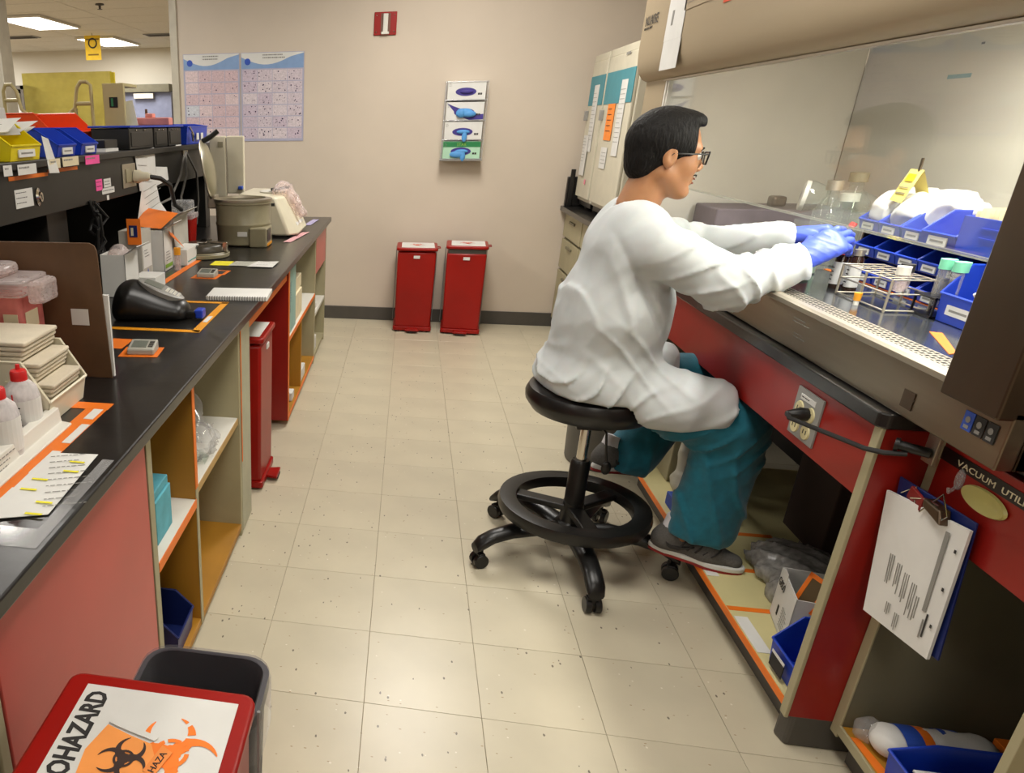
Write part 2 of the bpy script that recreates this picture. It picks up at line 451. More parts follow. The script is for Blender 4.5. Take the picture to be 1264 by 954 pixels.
struct('wall_left', MB().box(-9.14, -9, -4, 12.3, 0, 2.7), M_wall)
struct('wall_far', MB().box(-9.14, -1.6, 12.1, 12.24, 0, 2.7), mat('far_wall_white', '#d5d0c2', .8, noise=.015, nscale=1))
struct('wall_far_right', MB().box(-1.74, -1.6, YB+.14, 12.1, 0, 2.7), M_wall)
struct('baseboard_back', MB().box(-1.69, 2.0, YB-.012, YB, 0, .10), M_base, bevel=.002)
ce = struct('ceiling', MB().box(-9.14, 2.2, -4.14, 12.3, 2.705, 2.8), mat('ceiling_grid', '#b5afa2', .8))
cm_ = MB().box(-.603, .603, -.298, .298, 0, .012); c0 = None
lights = [(x, y) for x in (-2.6, .25) for y in (-2.6, .1, 2.75)] + [(x, y) for x in (-4.75, -7.6) for y in (8.35, 10.75, 5.9)]
for i in range(6):
    for j in range(13):
        x, y = -8.3+i*1.22+.2, 4.55+.3+j*.61
        if c0 is None: c0 = cm_.build('ceiling_tile', M_ceil, ce, world=False); o = c0
        else: o = c0.copy(); COL.objects.link(o)
        o.location = (x, y, 2.69)
M_lamp = emis('lamp_panel', (1, .95, .84), 7.)
n = 0
for x, y in lights:
    far = y > 4.3
    lb = 'recessed ceiling light panel, ' + ({(-4.75, 8.35): 'large bright one at the upper left of the opening', (-4.75, 10.75): 'smaller one behind it, above the yellow hanging tag'}.get((x, y)) or 'out of view overhead')
    t = thing('ceiling_light', lb, 'light', (x, y, 2.675), 0, None if 'out' not in lb else 'ceiling lights out of view')
    MB().box(-.31, .31, -.61, .61, -.015, .01).box(-.28, .28, -.58, .58, -.016, -.014).build('light_frame', M_white, t, world=False)
    MB().box(-.28, .28, -.58, .58, -.0185, -.0165).build('diffuser', M_lamp, t, world=False)
for k, (x, y) in enumerate(((-5.9, 9.9), (-3.6, 10.2))):
    t = thing('ceiling_vent', ('grey air vent in the far ceiling left of the hanging yellow tag', 'long narrow air vent in the far ceiling right of the yellow tag')[k], 'vent', (x, y, 2.688))
    MB().box(-.35, .35, -.14, .14, -.01, 0).build('vent_frame', M_grey, t, world=False)
    for q in range(5): MB().box(-.32, .32, -.10+q*.045, -.085+q*.045, -.016, -.01).build('slat', M_base, t, world=False)
for k, (x, y) in enumerate(((-3.45, 7.2), (-3.6, 10.9))):
    t = thing('sprinkler_head', ('small dark sprinkler head right of the large ceiling light', 'small sprinkler head beyond the smaller ceiling light')[k], 'sprinkler', (x, y, 2.69))
    MB().lathe([(.045, 0), (.05, -.012), (.02, -.018)], 14).build('cover_plate', M_base, t, world=False)
    MB().lathe([(.014, -.016), (.012, -.05), (.028, -.052), (.028, -.056)], 10).build('nozzle', M_base, t, world=False)
# ================================================================ left bench
wt = thing('lab_worktop', 'long black epoxy worktop of the left bench', 'worktop', (-1.2, 1.1, .82))
MB().box(-2.6, -.475, -1.5, 3.62, .82, .85).build('slab', M_black, wt, bevel=.004)
FX = -.505   # face of the left cabinets
def panel(name, x0, x1, y0, y1, z0, z1, m, p, bv=.0015, **k): return MB().box(x0, x1, y0, y1, z0, z1).build(name, m, p, bevel=bv, **k)
c1 = thing('base_cabinet', 'base cabinet with a large salmon pink door behind the red biohazard bin', 'cabinet', (-.8, -.48, 0))
panel('body', -1.1, FX-.02, -.82, -.165, .02, .82, M_greige, c1)
panel('door', FX-.018, FX, -.815, -.168, .05, .812, M_pink, c1)
panel('stile', -1.1, FX+.002, -.163, -.132, .0, .818, M_greige, c1)
panel('stile', -1.1, FX+.001, -.845, -.823, .0, .818, M_greige, c1)
c1b = thing('base_cabinet', 'pale cabinet end at the lower left corner, nearest the camera', 'cabinet', (-.8, -1.15, 0))
panel('body', -1.1, FX-.01, -1.48, -.85, 0, .82, M_greige, c1b)
panel('door', FX-.01, FX+.004, -1.46, -.86, .06, .81, M_greige, c1b)
c2 = thing('open_cabinet', 'open ochre lined shelf cabinet next to the salmon door, shelves edged in orange tape', 'cabinet', (-.8, .35, 0))
panel('back_panel', -.97, -.955, -.13, .81, .03, .82, M_ochre, c2)
dv = panel('divider', -.955, FX, .205, .228, .03, .82, M_ochre, c2)
panel('edge_strip', FX, FX+.0025, .2045, .2285, .49, .82, M_orange, dv)
panel('edge_strip', FX, FX+.0025, .2045, .2285, .03, .49, M_greige, dv)
s1 = panel('shelf', -.955, FX, -.13, .205, .435, .46, M_white, c2)
panel('edge_strip', FX, FX+.003, -.131, .206, .434, .462, M_orange, s1)
s2 = panel('shelf', -.955, FX-.008, .228, .786, .455, .48, M_white, c2)
panel('edge_strip', FX-.008, FX-.005, .229, .785, .455, .479, mat('oak_edge', '#b08d52', .5), s2)
panel('bottom_board', -.955, FX, -.13, .786, .03, .052, M_ochre, c2)
panel('end_panel', -.955, FX, .786, .808, 0, .82, M_greige, c2)
panel('stile', -.955, FX+.002, .808, .965, .012, .82, mat('pale_green_laminate', '#aaa890', .45), c2)
panel('edge_strip', FX+.002, FX+.004, .806, .815, .3, .82, M_orange, c2)
k1 = thing('knee_space', 'kneehole under the left bench with a red end panel and an orange edged rail', 'cabinet', (-.8, 1.45, 0))
panel('back_panel', -1.1, -1.08, .965, 1.9, .02, .82, M_red, k1)
panel('end_panel', -1.08, FX+.001, 1.895, 1.925, .03, .80, M_red, k1)
rl = panel('rail', -.60, FX-.01, .97, 1.895, .752, .772, M_greige, k1)
panel('edge_strip', FX-.01, FX-.006, .97, 1.895, .75, .775, M_orange, rl)
panel('edge_strip', FX+.001, FX+.004, 1.894, 1.926, .03, .82, M_orange, k1)
c3 = thing('open_cabinet', 'open cabinet holding the aqua binder, beyond the kneehole', 'cabinet', (-.8, 2.45, 0))
panel('back_panel', -.97, -.955, 1.925, 3.0, .03, .82, M_ochre, c3)
panel('divider', -.955, FX, 2.38, 2.40, .03, .44, M_ochre, c3)
s3 = panel('shelf', -.955, FX, 1.93, 2.98, .44, .46, M_white, c3); panel('edge_strip', FX, FX+.003, 1.93, 2.98, .438, .462, M_orange, s3)
panel('bottom_board', -.955, FX, 1.93, 2.98, .03, .052, M_ochre, c3); panel('edge_strip', FX, FX+.003, 1.93, 2.98, .03, .054, M_orange, c3)
panel('end_panel', -.955, FX, 2.98, 3.02, 0, .82, M_greige, c3)
c4 = thing('drawer_cabinet', 'end cabinet of the left bench with a salmon drawer over an open shelf', 'cabinet', (-.8, 3.32, 0))
panel('back_panel', -.97, -.955, 3.02, 3.60, .03, .82, M_greige, c4)
panel('end_panel', -.955, FX, 3.575, 3.60, 0, .82, M_greige, c4)
panel('drawer', FX-.02, FX, 3.03, 3.57, .57, .80, M_pink, c4)
panel('shelf', -.955, FX, 3.02, 3.575, .30, .32, M_white, c4)
panel('bottom_board', -.955, FX, 3.02, 3.575, .03, .05, M_greige, c4)
# reagent shelf over the bench
rs = thing('reagent_shelf', 'long black shelf raised over the left bench, stuck with labels and papers', 'shelf', (-1.4, 1.2, .85))
panel('front_panel', -1.17, -1.15, -.8, 3.10, 1.165, 1.318, M_shelfblk, rs, bv=.003)
panel('top_board', -2.0, -1.13, -.8, 3.12, 1.318, 1.342, M_shelfblk, rs, bv=.003)
panel('underside', -1.9, -1.17, -.8, 3.10, 1.165, 1.175, M_shelfblk, rs)
for y0, y1 in ((-.6, -.4), (.86, 1.02), (1.9, 1.96), (2.98, 3.08)): panel('upright', -1.72, -1.19, y0, y1, .85, 1.165, M_shelfblk, rs)
panel('back_panel', -1.74, -1.72, -.6, 1.02, .85, 1.165, M_shelfblk, rs)
panel('back_panel', -1.74, -1.72, 1.5, 3.08, .85, 1.165, M_shelfblk, rs)
SXP = -1.1495
def shelf_label(y0, z0, w_, h_, m=M_paper, n=3, nm='label_card'):
    d = decal(nm, (SXP, y0, z0), Y_, Z_, w_, h_, m, rs)
    if n: lines('print', (SXP, y0+.006, z0+h_-.011), Y_, Z_, w_-.014, n, (h_-.01)/n, M_ink, d, seed=int(y0*100+50))
shelf_label(.585, 1.205, .115, .055)
shelf_label(1.215, 1.207, .062, .042, M_pinkn, 2, 'sticky_note')
shelf_label(1.27, 1.19, .13, .022, n=1); shelf_label(1.295, 1.214, .072, .032, n=2)
shelf_label(1.315, 1.165, .022, .018, n=0)
for y, w_, m_, z in ((.50, .05, M_paper, 1.305), (.585, .12, M_paper, 1.303), (.80, .08, M_card, 1.310), (.90, .13, M_card, 1.312), (1.09, .13, M_pinkn, 1.309), (.56, .26, M_orange, 1.288), (.82, .24, M_orange, 1.295)):
    d = decal('shelf_edge_label', (-1.129 if m_ is not M_orange else SXP, y, z), Y_, Z_, w_, .03 if m_ is not M_orange else .012, m_, rs)
    if m_ is not M_orange: lines('print', (-1.129, y+.008, z+.018), Y_, Z_, w_-.016, 1, .02, M_greyink, d, hh=.005, seed=int(y*99))
lk = MB().lathe([(.021, 0), (.023, .003), (.014, .008), (.012, .014)], 18, frame((SXP, .735, 1.228), Y_, Z_) @ Matrix.Diagonal((.8, 1.25, 1, 1))).build('lock', M_chrome, rs, smooth=True)
MB().box(-.002, .002, -.008, .008, .014, .0148, frame((SXP, .735, 1.228), Y_, Z_)).build('keyhole', M_ink, lk)
# ================================================================ right bench
wr = thing('lab_worktop', 'black worktop of the right bench under the fume cabinet', 'worktop', (1.4, 1.0, .85))
MB().prism([(1.0, .05), (1.0, 2.35), (1.10, 2.35), (1.10, YB-.012), (1.98, YB-.012), (1.98, -.8), (1.12, -.8), (1.12, .035), (1.015, .035)], .85, .883).build('slab', M_black, wr, bevel=.004)
RX_ = 1.014
b1 = thing('bench_cabinet', 'red fronted knee-space bench the seated person works at', 'cabinet', (1.4, 1.0, 0))
panel('apron', RX_, RX_+.02, .066, 2.3, .685, .85, M_red, b1)
ep = panel('end_panel', RX_-.001, RX_+.102, .045, .066, .09, .85, M_red, b1)
panel('edge_strip', RX_-.004, RX_+.004, .042, .068, .088, .85, M_greige, b1)
bs = panel('bottom_shelf', 1.02, 1.7, .066, 1.5, .098, .118, mat('cream_laminate', '#cfc48f', .5, noise=.06, nscale=5), b1)
panel('edge_strip', 1.016, 1.02, .066, 1.5, .098, .1195, M_orange, bs)
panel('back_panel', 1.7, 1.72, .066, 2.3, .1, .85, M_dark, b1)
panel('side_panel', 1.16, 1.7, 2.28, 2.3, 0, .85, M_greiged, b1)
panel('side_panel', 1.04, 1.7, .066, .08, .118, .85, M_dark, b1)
panel('toe_kick', 1.065, 1.085, .10, 1.5, 0, .098, M_base, b1, bv=.003)
MB().prism([(1.03, .045), (1.02, .085), (1.07, .12), (1.2, .12), (1.2, .045)], 0, .098).build('toe_kick', M_base, b1, bevel=.008)
for y in (.44, .66, .90): decal('tape_strip', (1.022, y, .1182), X_, Y_, .30, .02, M_orange, bs)
for y, l_ in ((.25, .16), (.62, .10)): decal('label_card', (1.024, y, .1184), X_, Y_, .035, l_, M_paper, bs)
b2 = thing('bench_cabinet', 'red drawer cabinet at the right edge of the photo, set back and open below', 'cabinet', (1.5, -.3, 0))
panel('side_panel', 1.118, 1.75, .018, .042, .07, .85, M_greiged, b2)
panel('edge_strip', 1.114, 1.119, .016, .044, .07, .85, M_greige, b2)
ap = panel('drawer', 1.110, 1.13, -.78, .014, .665, .848, M_red, b2)
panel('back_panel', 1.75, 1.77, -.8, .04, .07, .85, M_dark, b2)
panel('divider', 1.118, 1.75, -.375, -.355, .07, .665, M_greige, b2)
panel('bottom_shelf', 1.118, 1.75, -.8, .016, .085, .105, M_ochre, b2); panel('edge_strip', 1.112, 1.118, -.8, .016, .083, .107, M_greige, b2)
panel('toe_kick', 1.15, 1.17, -.8, .016, 0, .085, M_base, b2)
MB().lathe([(.028, 0), (.036, .002), (.034, .007), (.022, .004), (.0, .002)], 28, frame((1.1095, -.129, .780), -Y_, Z_) @ Matrix.Diagonal((1.6, .62, 1, 1)), cap=False).build('recessed_pull', mat('cream_pull', '#b8b06a', .4), ap, smooth=True)
vs = decal('label_strip', (1.1095, .012, .806), -Y_, Z_, .60, .026, M_blkplastic, b2)
vs2 = text('VACUUM  UTILITY SUPPLY', (1.1095, -.035, .812), -Y_, Z_, .0165, M_card, vs, sx=1.5)
# drawers under the incubators
b3 = thing('base_cabinet', 'cream and olive drawer cabinet under the incubators by the back wall', 'cabinet', (1.5, 3.3, 0))
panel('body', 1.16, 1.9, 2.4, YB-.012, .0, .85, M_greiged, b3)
for y0 in (2.42, 3.02, 3.62):
    for z0, z1 in ((.68, .83), (.46, .66), (.08, .44)):
        d = panel('drawer', 1.14, 1.16, y0, y0+.57, z0, z1, M_greige, b3)
        panel('pull', 1.128, 1.14, y0+.2, y0+.36, z1-.045, z1-.03, M_greiged, d)
# ================================================================ biosafety hood
hd = thing('fume_cabinet', 'large stainless steel fume cabinet with a glass sash on the right bench', 'fume cabinet', (1.4, .95, .885))
HY0, HY1, SY0, SY1 = -.235, 2.22, -.09, 1.93
def hp(name, *a, m=M_steel, bv=.003, **k): return panel(name, *a, m, hd, bv=bv, **k)
fa = hp('front_fascia', 1.022, 1.05, HY0, HY1, .886, .99)
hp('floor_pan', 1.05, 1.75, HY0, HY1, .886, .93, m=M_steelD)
MB().prism([(1.014, .988), (1.014, 1.0), (1.022, 1.004), (1.04, 1.004), (1.04, .988)], SY0, SY1, 'y').build('front_lip', M_steelL, hd, bevel=.001)
gr = hp('air_grille', 1.04, 1.105, SY0, SY1, .985, .997, m=M_steelL)
gm = MB()
for i in range(118):
    for j in range(4):
        y = SY0+.012+i*.017; x = 1.05+j*.013
        gm.box(x, x+.008, y, y+.009, .9971, .9974)
gm.build('grille_slots', M_dark, gr, kind='stuff')
ws = hp('work_tray', 1.108, 1.70, SY0, SY1, .975, .990, m=mat('tray_steel', '#8a8f96', .16, .9, noise=.04, nscale=5))
hp('back_liner', 1.70, 1.72, SY0, SY1, .95, 1.72, m=M_hoodin)
hp('side_liner', 1.03, 1.70, SY1, SY1+.01, .95, 1.72, m=M_hoodin)
hp('side_liner', 1.03, 1.70, SY0-.01, SY0, .95, 1.72, m=M_hoodin)
hp('top_liner', 1.05, 1.72, SY0, SY1, 1.70, 1.72, m=M_hoodin)
lf = hp('lamp_housing', 1.215, 1.345, -.05, 1.15, 1.668, 1.70, m=M_cream)
MB().cyl((1.28, -.02, 1.658), (1.28, 1.12, 1.658), .012, 12).build('lamp_tube', emis('hood_tube', (1, .97, .86), 9), lf)
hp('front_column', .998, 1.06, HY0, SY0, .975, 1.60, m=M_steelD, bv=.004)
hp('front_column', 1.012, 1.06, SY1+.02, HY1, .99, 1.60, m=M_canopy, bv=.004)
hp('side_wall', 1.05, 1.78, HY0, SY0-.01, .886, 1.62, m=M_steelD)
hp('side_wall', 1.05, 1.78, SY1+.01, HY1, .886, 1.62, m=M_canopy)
hp('sash_track', 1.010, 1.034, SY1-.012, SY1+.006, .99, 1.6, m=M_white, bv=.001)
hp('sash_track', 1.010, 1.034, SY1-.040, SY1-.030, 1.21, 1.6, m=M_white, bv=.001)
sa = hp('sash_pane', 1.018, 1.024, SY0, SY1-.03, 1.207, 1.60, m=M_sash, bv=0)
MB().box(1.0165, 1.0255, SY0, SY1-.03, 1.205, 1.210).build('pane_edge', M_glass, sa)
cv = [(1.03, 1.588), (1.012, 1.590), (.990, 1.60), (.972, 1.625), (.962, 1.66), (.958, 1.70), (.957, 2.35), (1.9, 2.35), (1.9, 1.72), (1.05, 1.72)]
cn = MB().prism(cv, HY0, HY1, 'y').build('canopy', M_canopy, hd, bevel=.006, smooth=True)
hp('canopy_trim', 1.008, 1.03, HY0, SY1+.03, 1.583, 1.590, m=M_steelL, bv=.001)
text('NUAIRE', (.9565, 2.17, 1.80), -Y_, Z_, .05, M_ink, cn)
text('BIOLOGICAL SAFETY', (.9565, 2.17, 1.785), -Y_, Z_, .012, M_ink, cn)
for k, (y0, z0, w_, h_) in enumerate(((1.855, 1.615, .20, .10), (1.865, 1.716, .20, .20))):
    d = decal('taped_sheet', (.9565 if z0 > 1.7 else .955, y0, z0), -Y_, Z_, w_, h_, M_paper, cn)
    lines('print', (.9565, y0-.01, z0+h_-.015), -Y_, Z_, w_*.5, 2, .01, M_greyink, d, seed=k)
    decal('print_mark', (.955, y0-.055, z0+.05), -Y_, Z_, .022, .05, M_greyink, d, th=.0004)
decal('orange_sticker', (.9565, 1.30, 1.775), -Y_, Z_, .06, .05, M_ored, cn)
d = decal('rating_label', (.9565, 1.68, 1.80), -Y_, Z_, .30, .05, M_canopy, cn); lines('print', (.955, 1.66, 1.83), -Y_, Z_, .25, 2, .01, M_greyink, d)
for k, (y, m_) in enumerate(((-.135, M_bluep), (-.163, M_ink), (-.191, M_ink))):
    d = decal('hazard_sticker', (1.0215, y, .925), -Y_, Z_, .024, .034, m_, fa)
    MB().lathe([(.006, 0), (.006, .0004)], 10, frame((1.0198, y-.012, .945), -Y_, Z_)).build('symbol', M_grey, d)
    MB().box(.006, .018, .004, .010, .0014, .0018, frame((1.0215, y, .925), -Y_, Z_)).build('symbol', M_grey, d)
for (y, z, w_) in ((.52, .965, .09), (.50, .93, .06), (.02, .925, .03)):
    lines('etched_text', (1.0215, y, z), -Y_, Z_, w_, 2, .008, M_greyink, fa, off=.0004, seed=4)
d = decal('rating_plate', (1.0215, .035, .905), -Y_, Z_, .035, .035, M_steelD, fa)
# marks on the liner and pane
decal('smudge', (1.699, 1.42, 1.55), -Y_, Z_, .11, .012, mat('blue_smudge', '#8fb3b8', .7), hd, th=.0006)
for y, z, w_ in ((1.02, 1.44, .07), (.93, 1.44, .07), (.95, 1.19, .06), (.82, 1.17, .03), (1.31, 1.64, .02)): lines('worn_print', (1.699, y, z), -Y_, Z_, w_, 1, .01, M_greyink, hd, off=0, hh=.006, seed=int(y*9), blocks=False)
# ================================================================ incubators
for k, (y0, y1) in enumerate(((3.06, 3.70), (3.74, 4.14))):
    t = thing('incubator', ('white and teal cabinet incubator nearest the fume cabinet, with an orange sheet taped on', 'white and teal incubator in the corner by the back wall, behind its twin')[k], 'incubator', (1.5, (y0+y1)/2, .883))
    b = panel('body', 1.19, 1.88, y0, y1, .935, 1.835, M_cream if 0 else mat('incubator_white', '#c9c3ae', .45, noise=.03), t, bv=.008)
    dr = panel('door', 1.172, 1.19, y0+.006, y1-.006, .96, 1.79, MATS['incubator_white'], t, bv=.005)
    panel('teal_band', 1.169, 1.172, y0+.006, y1-.006, 1.53, 1.705, M_teal, dr, bv=.001)
    panel('top_trim', 1.176, 1.19, y0+.006, y1-.006, 1.79, 1.83, MATS['incubator_white'], t, bv=.003)
    for yy in (y0+.08, y1-.08):
        for xx in (1.25, 1.8): MB().cyl((xx, yy, .883), (xx, yy, .936), .02, 10).build('foot', M_blkplastic, t)
    panel('base_grille', 1.20, 1.88, y0+.02, y1-.02, .905, .936, M_blkplastic, t)
    MB().box(1.150, 1.172, y1-.05, y1-.02, 1.44, 1.50).build('latch', M_grey, t, bevel=.004)
    d = decal('paper_sheet', (1.1685, y0+.25, 1.25), -Y_, Z_, .13, .40, M_paper, dr); lines('print', (1.167, y0+.24, 1.6), -Y_, Z_, .11, 12, .025, M_greyink, d, seed=k)
    if k == 0:
        d = decal('orange_sheet', (1.1685, y0+.49, 1.33), -Y_, Z_, .17, .20, mat('orange_paper', '#f08a34', .8), dr)
        lines('print', (1.167, y0+.46, 1.50), -Y_, Z_, .11, 5, .03, M_ink, d, hh=.004, seed=8)
        d = decal('paper_sheet', (1.1685, y0+.5, 1.17), -Y_, Z_, .15, .12, M_paper, dr); lines('print', (1.167, y0+.47, 1.26), -Y_, Z_, .12, 4, .02, M_greyink, d, seed=5)
        lines('maker_text', (1.168, y0+.25, 1.775), -Y_, Z_, .14, 1, .02, M_greyink, dr, hh=.014, off=.001)
    else:
        d = decal('paper_sheet', (1.165, y1-.06, 1.10), -Y_, Z_, .14, .25, M_paper, dr); lines('print', (1.163, y1-.07, 1.33), -Y_, Z_, .1, 8, .02, M_greyink, d)
        decal('pink_note', (1.168, y0+.16, 1.05), -Y_, Z_, .04, .03, mat('pale_pink_note', '#e08a9a', .8), dr)
bx = thing('black_case', 'small black case standing on the right worktop beside the incubator', 'case', (1.3, 4.1, .883))
MB().box(1.118, 1.50, 4.165, 4.205, .8835, 1.08).build('body', M_blkplastic, bx, bevel=.006)
MB().box(1.13, 1.16, 4.15, 4.1645, .8835, 1.13).build('spine', M_blkplastic, bx, bevel=.003)
# ================================================================ back wall items
def poster(x0, x1, z0, z1, lab, tint, seed, dense):
    t = thing('wall_poster', lab, 'poster', ((x0+x1)/2, YB-.003, z0), 0, None)
    w_, h_ = x1-x0, z1-z0
    MB().box(x0, x1, YB-.004, YB-.002, z0, z1).build('sheet', mat('poster_lilac', '#a9a8bd', .5), t)
    hdr = MB(); n = 14; pts = []
    for i in range(n+1):
        u = i/n; pts.append((x0+.004+(w_-.008)*u, z1-.03-.05*math.sin(math.pi*min(1, u*1.25))**1 if u < .8 else z1-.03-.05*math.sin(math.pi*1)*0-.0+(.02*(u-.8)/.2)))
    hdr.prism([(x0+.004, z1-.105), (x1-.004, z1-.105)] + pts[::-1], YB-.0046, YB-.004, 'y').build('header_wave', mat('poster_blue', '#7f9cc4', .5), t)
    hw = MB().prism(pts + [(x1-.004, z1-.004), (x0+.004, z1-.004)], YB-.0046, YB-.004, 'y').build('header_sheet', M_paper, t)
    lines('title', (x0+w_*.35, YB-.0042, z1-.022), X_, Z_, w_*.4, 2, .018, M_greyink, t, hh=.008, off=.0008, seed=seed)
    MB().lathe([(.0, 0), (.022, 0), (.022, .0006)], 14, frame((x0+.05, YB-.0048, z1-.06), X_, Z_)).build('logo_mark', M_bluep, t)
    rd = random.Random(seed); ms = [mat('slide_'+str(q)+dense, c, .6, noise=.12, nscale=90) for q, c in enumerate(tint)]
    cw, chh = (w_-.02)/4, (h_-.125)/6
    for j in range(6):
        for i in range(4):
            a, b = x0+.01+i*cw, z1-.11-(j+1)*chh
            c = MB().box(a+.002, a+cw-.002, YB-.0048, YB-.004, b+.003, b+chh-.003).build('slide_image', rd.choice(ms), t)
            mb = MB()
            for q in range(rd.randint(4, 12) if dense == 'd' else rd.randint(0, 4)):
                r_ = rd.uniform(.002, .006); cx, cz = rd.uniform(a+.01, a+cw-.01), rd.uniform(b+.01, b+chh-.01)
                mb.prism([(cx+r_*math.cos(s)*rd.uniform(.5, 1.4), cz+r_*math.sin(s)) for s in (0, 1.2, 2.5, 3.8, 5)], YB-.0052, YB-.0048, 'y')
            if mb.v: mb.build('print', mat('stain_violet', '#3a2a4a', .7), c)
    return t
poster(-1.655, -1.232, 1.325, 1.918, 'pinkish slide chart poster, left one of the pair on the back wall', ('#cdb4b8', '#d3bfc0', '#c9b0b4', '#c7c9cf'), 4, 's')
poster(-1.222, -.760, 1.325, 1.918, 'greyer slide chart poster with dark specks, right one of the pair', ('#c9bcc4', '#c2b3c0', '#cfc3c8'), 9, 'd')
t = thing('wall_hook_plate', 'small red plate with a metal hanger high on the back wall', 'wall plate', (-.2, YB-.01, 2.0))
MB().box(-.278, -.125, YB-.012, YB-.001, 2.0, 2.142).build('plate', M_redp, t, bevel=.003)
MB().box(-.232, -.168, YB-.016, YB-.012, 2.01, 2.132).build('recess', mat('rust_brown', '#6d4a3a', .6), t)
MB().box(-.216, -.184, YB-.03, YB-.016, 2.012, 2.13).box(-.226, -.174, YB-.034, YB-.02, 2.004, 2.02).build('hanger', M_white, t, bevel=.003)
for x in (-.262, -.141):
    for z in (2.02, 2.122): MB().sphere((x, YB-.013, z), .005, 8, 5).build('screw', M_chrome, t)
gd = thing('glove_dispenser', 'wire wall dispenser holding four glove boxes on the back wall', 'dispenser', (.377, YB-.05, 1.2))
gx0, gx1 = .236, .515
MB().box(gx0, gx1, YB-.008, YB-.001, 1.195, 1.70).build('back_plate', M_pvc, gd)
for z in (1.2, 1.325, 1.45, 1.58, 1.695): MB().tube([(gx0, YB-.004, z), (gx0, YB-.105, z), (gx1, YB-.105, z), (gx1, YB-.004, z)], .003, 6).build('wire', M_pvc, gd)
for x in (gx0, gx1): MB().tube([(x, YB-.103, 1.195), (x, YB-.103, 1.70)], .003, 6).build('wire', M_pvc, gd)
MB().box(gx0-.004, gx1+.004, YB-.112, YB-.001, 1.188, 1.196).build('base_plate', M_grey, gd)
names = ['white glove box with a violet oval opening, top slot of the wall dispenser', 'white and violet glove box with a blue glove pulled out, second slot of the dispenser', 'white glove box with a drooping blue glove, third slot of the dispenser', 'green banded glove box in the bottom slot of the wall dispenser']
for i, z in enumerate((1.582, 1.452, 1.327, 1.2)):
    t = thing('glove_box', names[i], 'glove box', (.375, YB-.05, z), 0, 'glove boxes in the wall dispenser')
    fy = YB-.099
    MB().box(gx0+.012, gx1-.014, fy, YB-.009, z+.001, z+.115).build('carton', M_paper if i < 3 else mat('pale_green_carton', '#a9d0b4', .7), t, bevel=.002)
    if i == 3: MB().box(gx0+.012, gx1-.014, fy-.001, fy, z+.078, z+.113).build('green_band', M_dgreen, t); text('STAR', (.34, fy-.001, z+.085), X_, Z_, .028, M_lime, t, off=0)
    if i == 1: MB().prism([(gx0+.014, z+.11), (gx0+.06, z+.09), (gx1-.06, z+.035), (gx1-.016, z+.04), (gx1-.016, z+.005), (gx1-.11, z+.002), (gx0+.09, z+.03)], fy-.001, fy, 'y').build('violet_band', M_purple, t)
    MB().prism([(.37+.07*math.cos(a/16*6.283)*(.99), z+.05+.026*math.sin(a/16*6.283)) for a in range(16)], fy-.0022, fy-.001, 'y').build('opening', M_purple, t)
    gl = MB().sphere((.375, fy-.004, z+.05), ((.055, .02, .026) if i == 1 else (.045, .012, .014)), 12, 8)
    if i >= 2: gl.sphere((.385, fy-.01, z+.018), (.018, .008, .035), 10, 8)
    if i == 3: gl.sphere((.345, fy-.01, z+.03), (.05, .01, .022), 10, 8)
    if i == 1: gl.sphere((.40, fy-.012, z+.04), (.05, .016, .022), 10, 8).sphere((.35, fy-.012, z+.045), (.035, .016, .03), 10, 8)
    gl.build('glove', M_cyan if i else M_purple, t, smooth=True)
    lines('print', (gx0+.02, fy-.0005, z+.1), X_, Z_, .02, 3, .008, M_greyink, t); lines('print', (gx1-.065, fy-.0005, z+.03), X_, Z_, .045, 1, .01, M_ink, t, hh=.012)
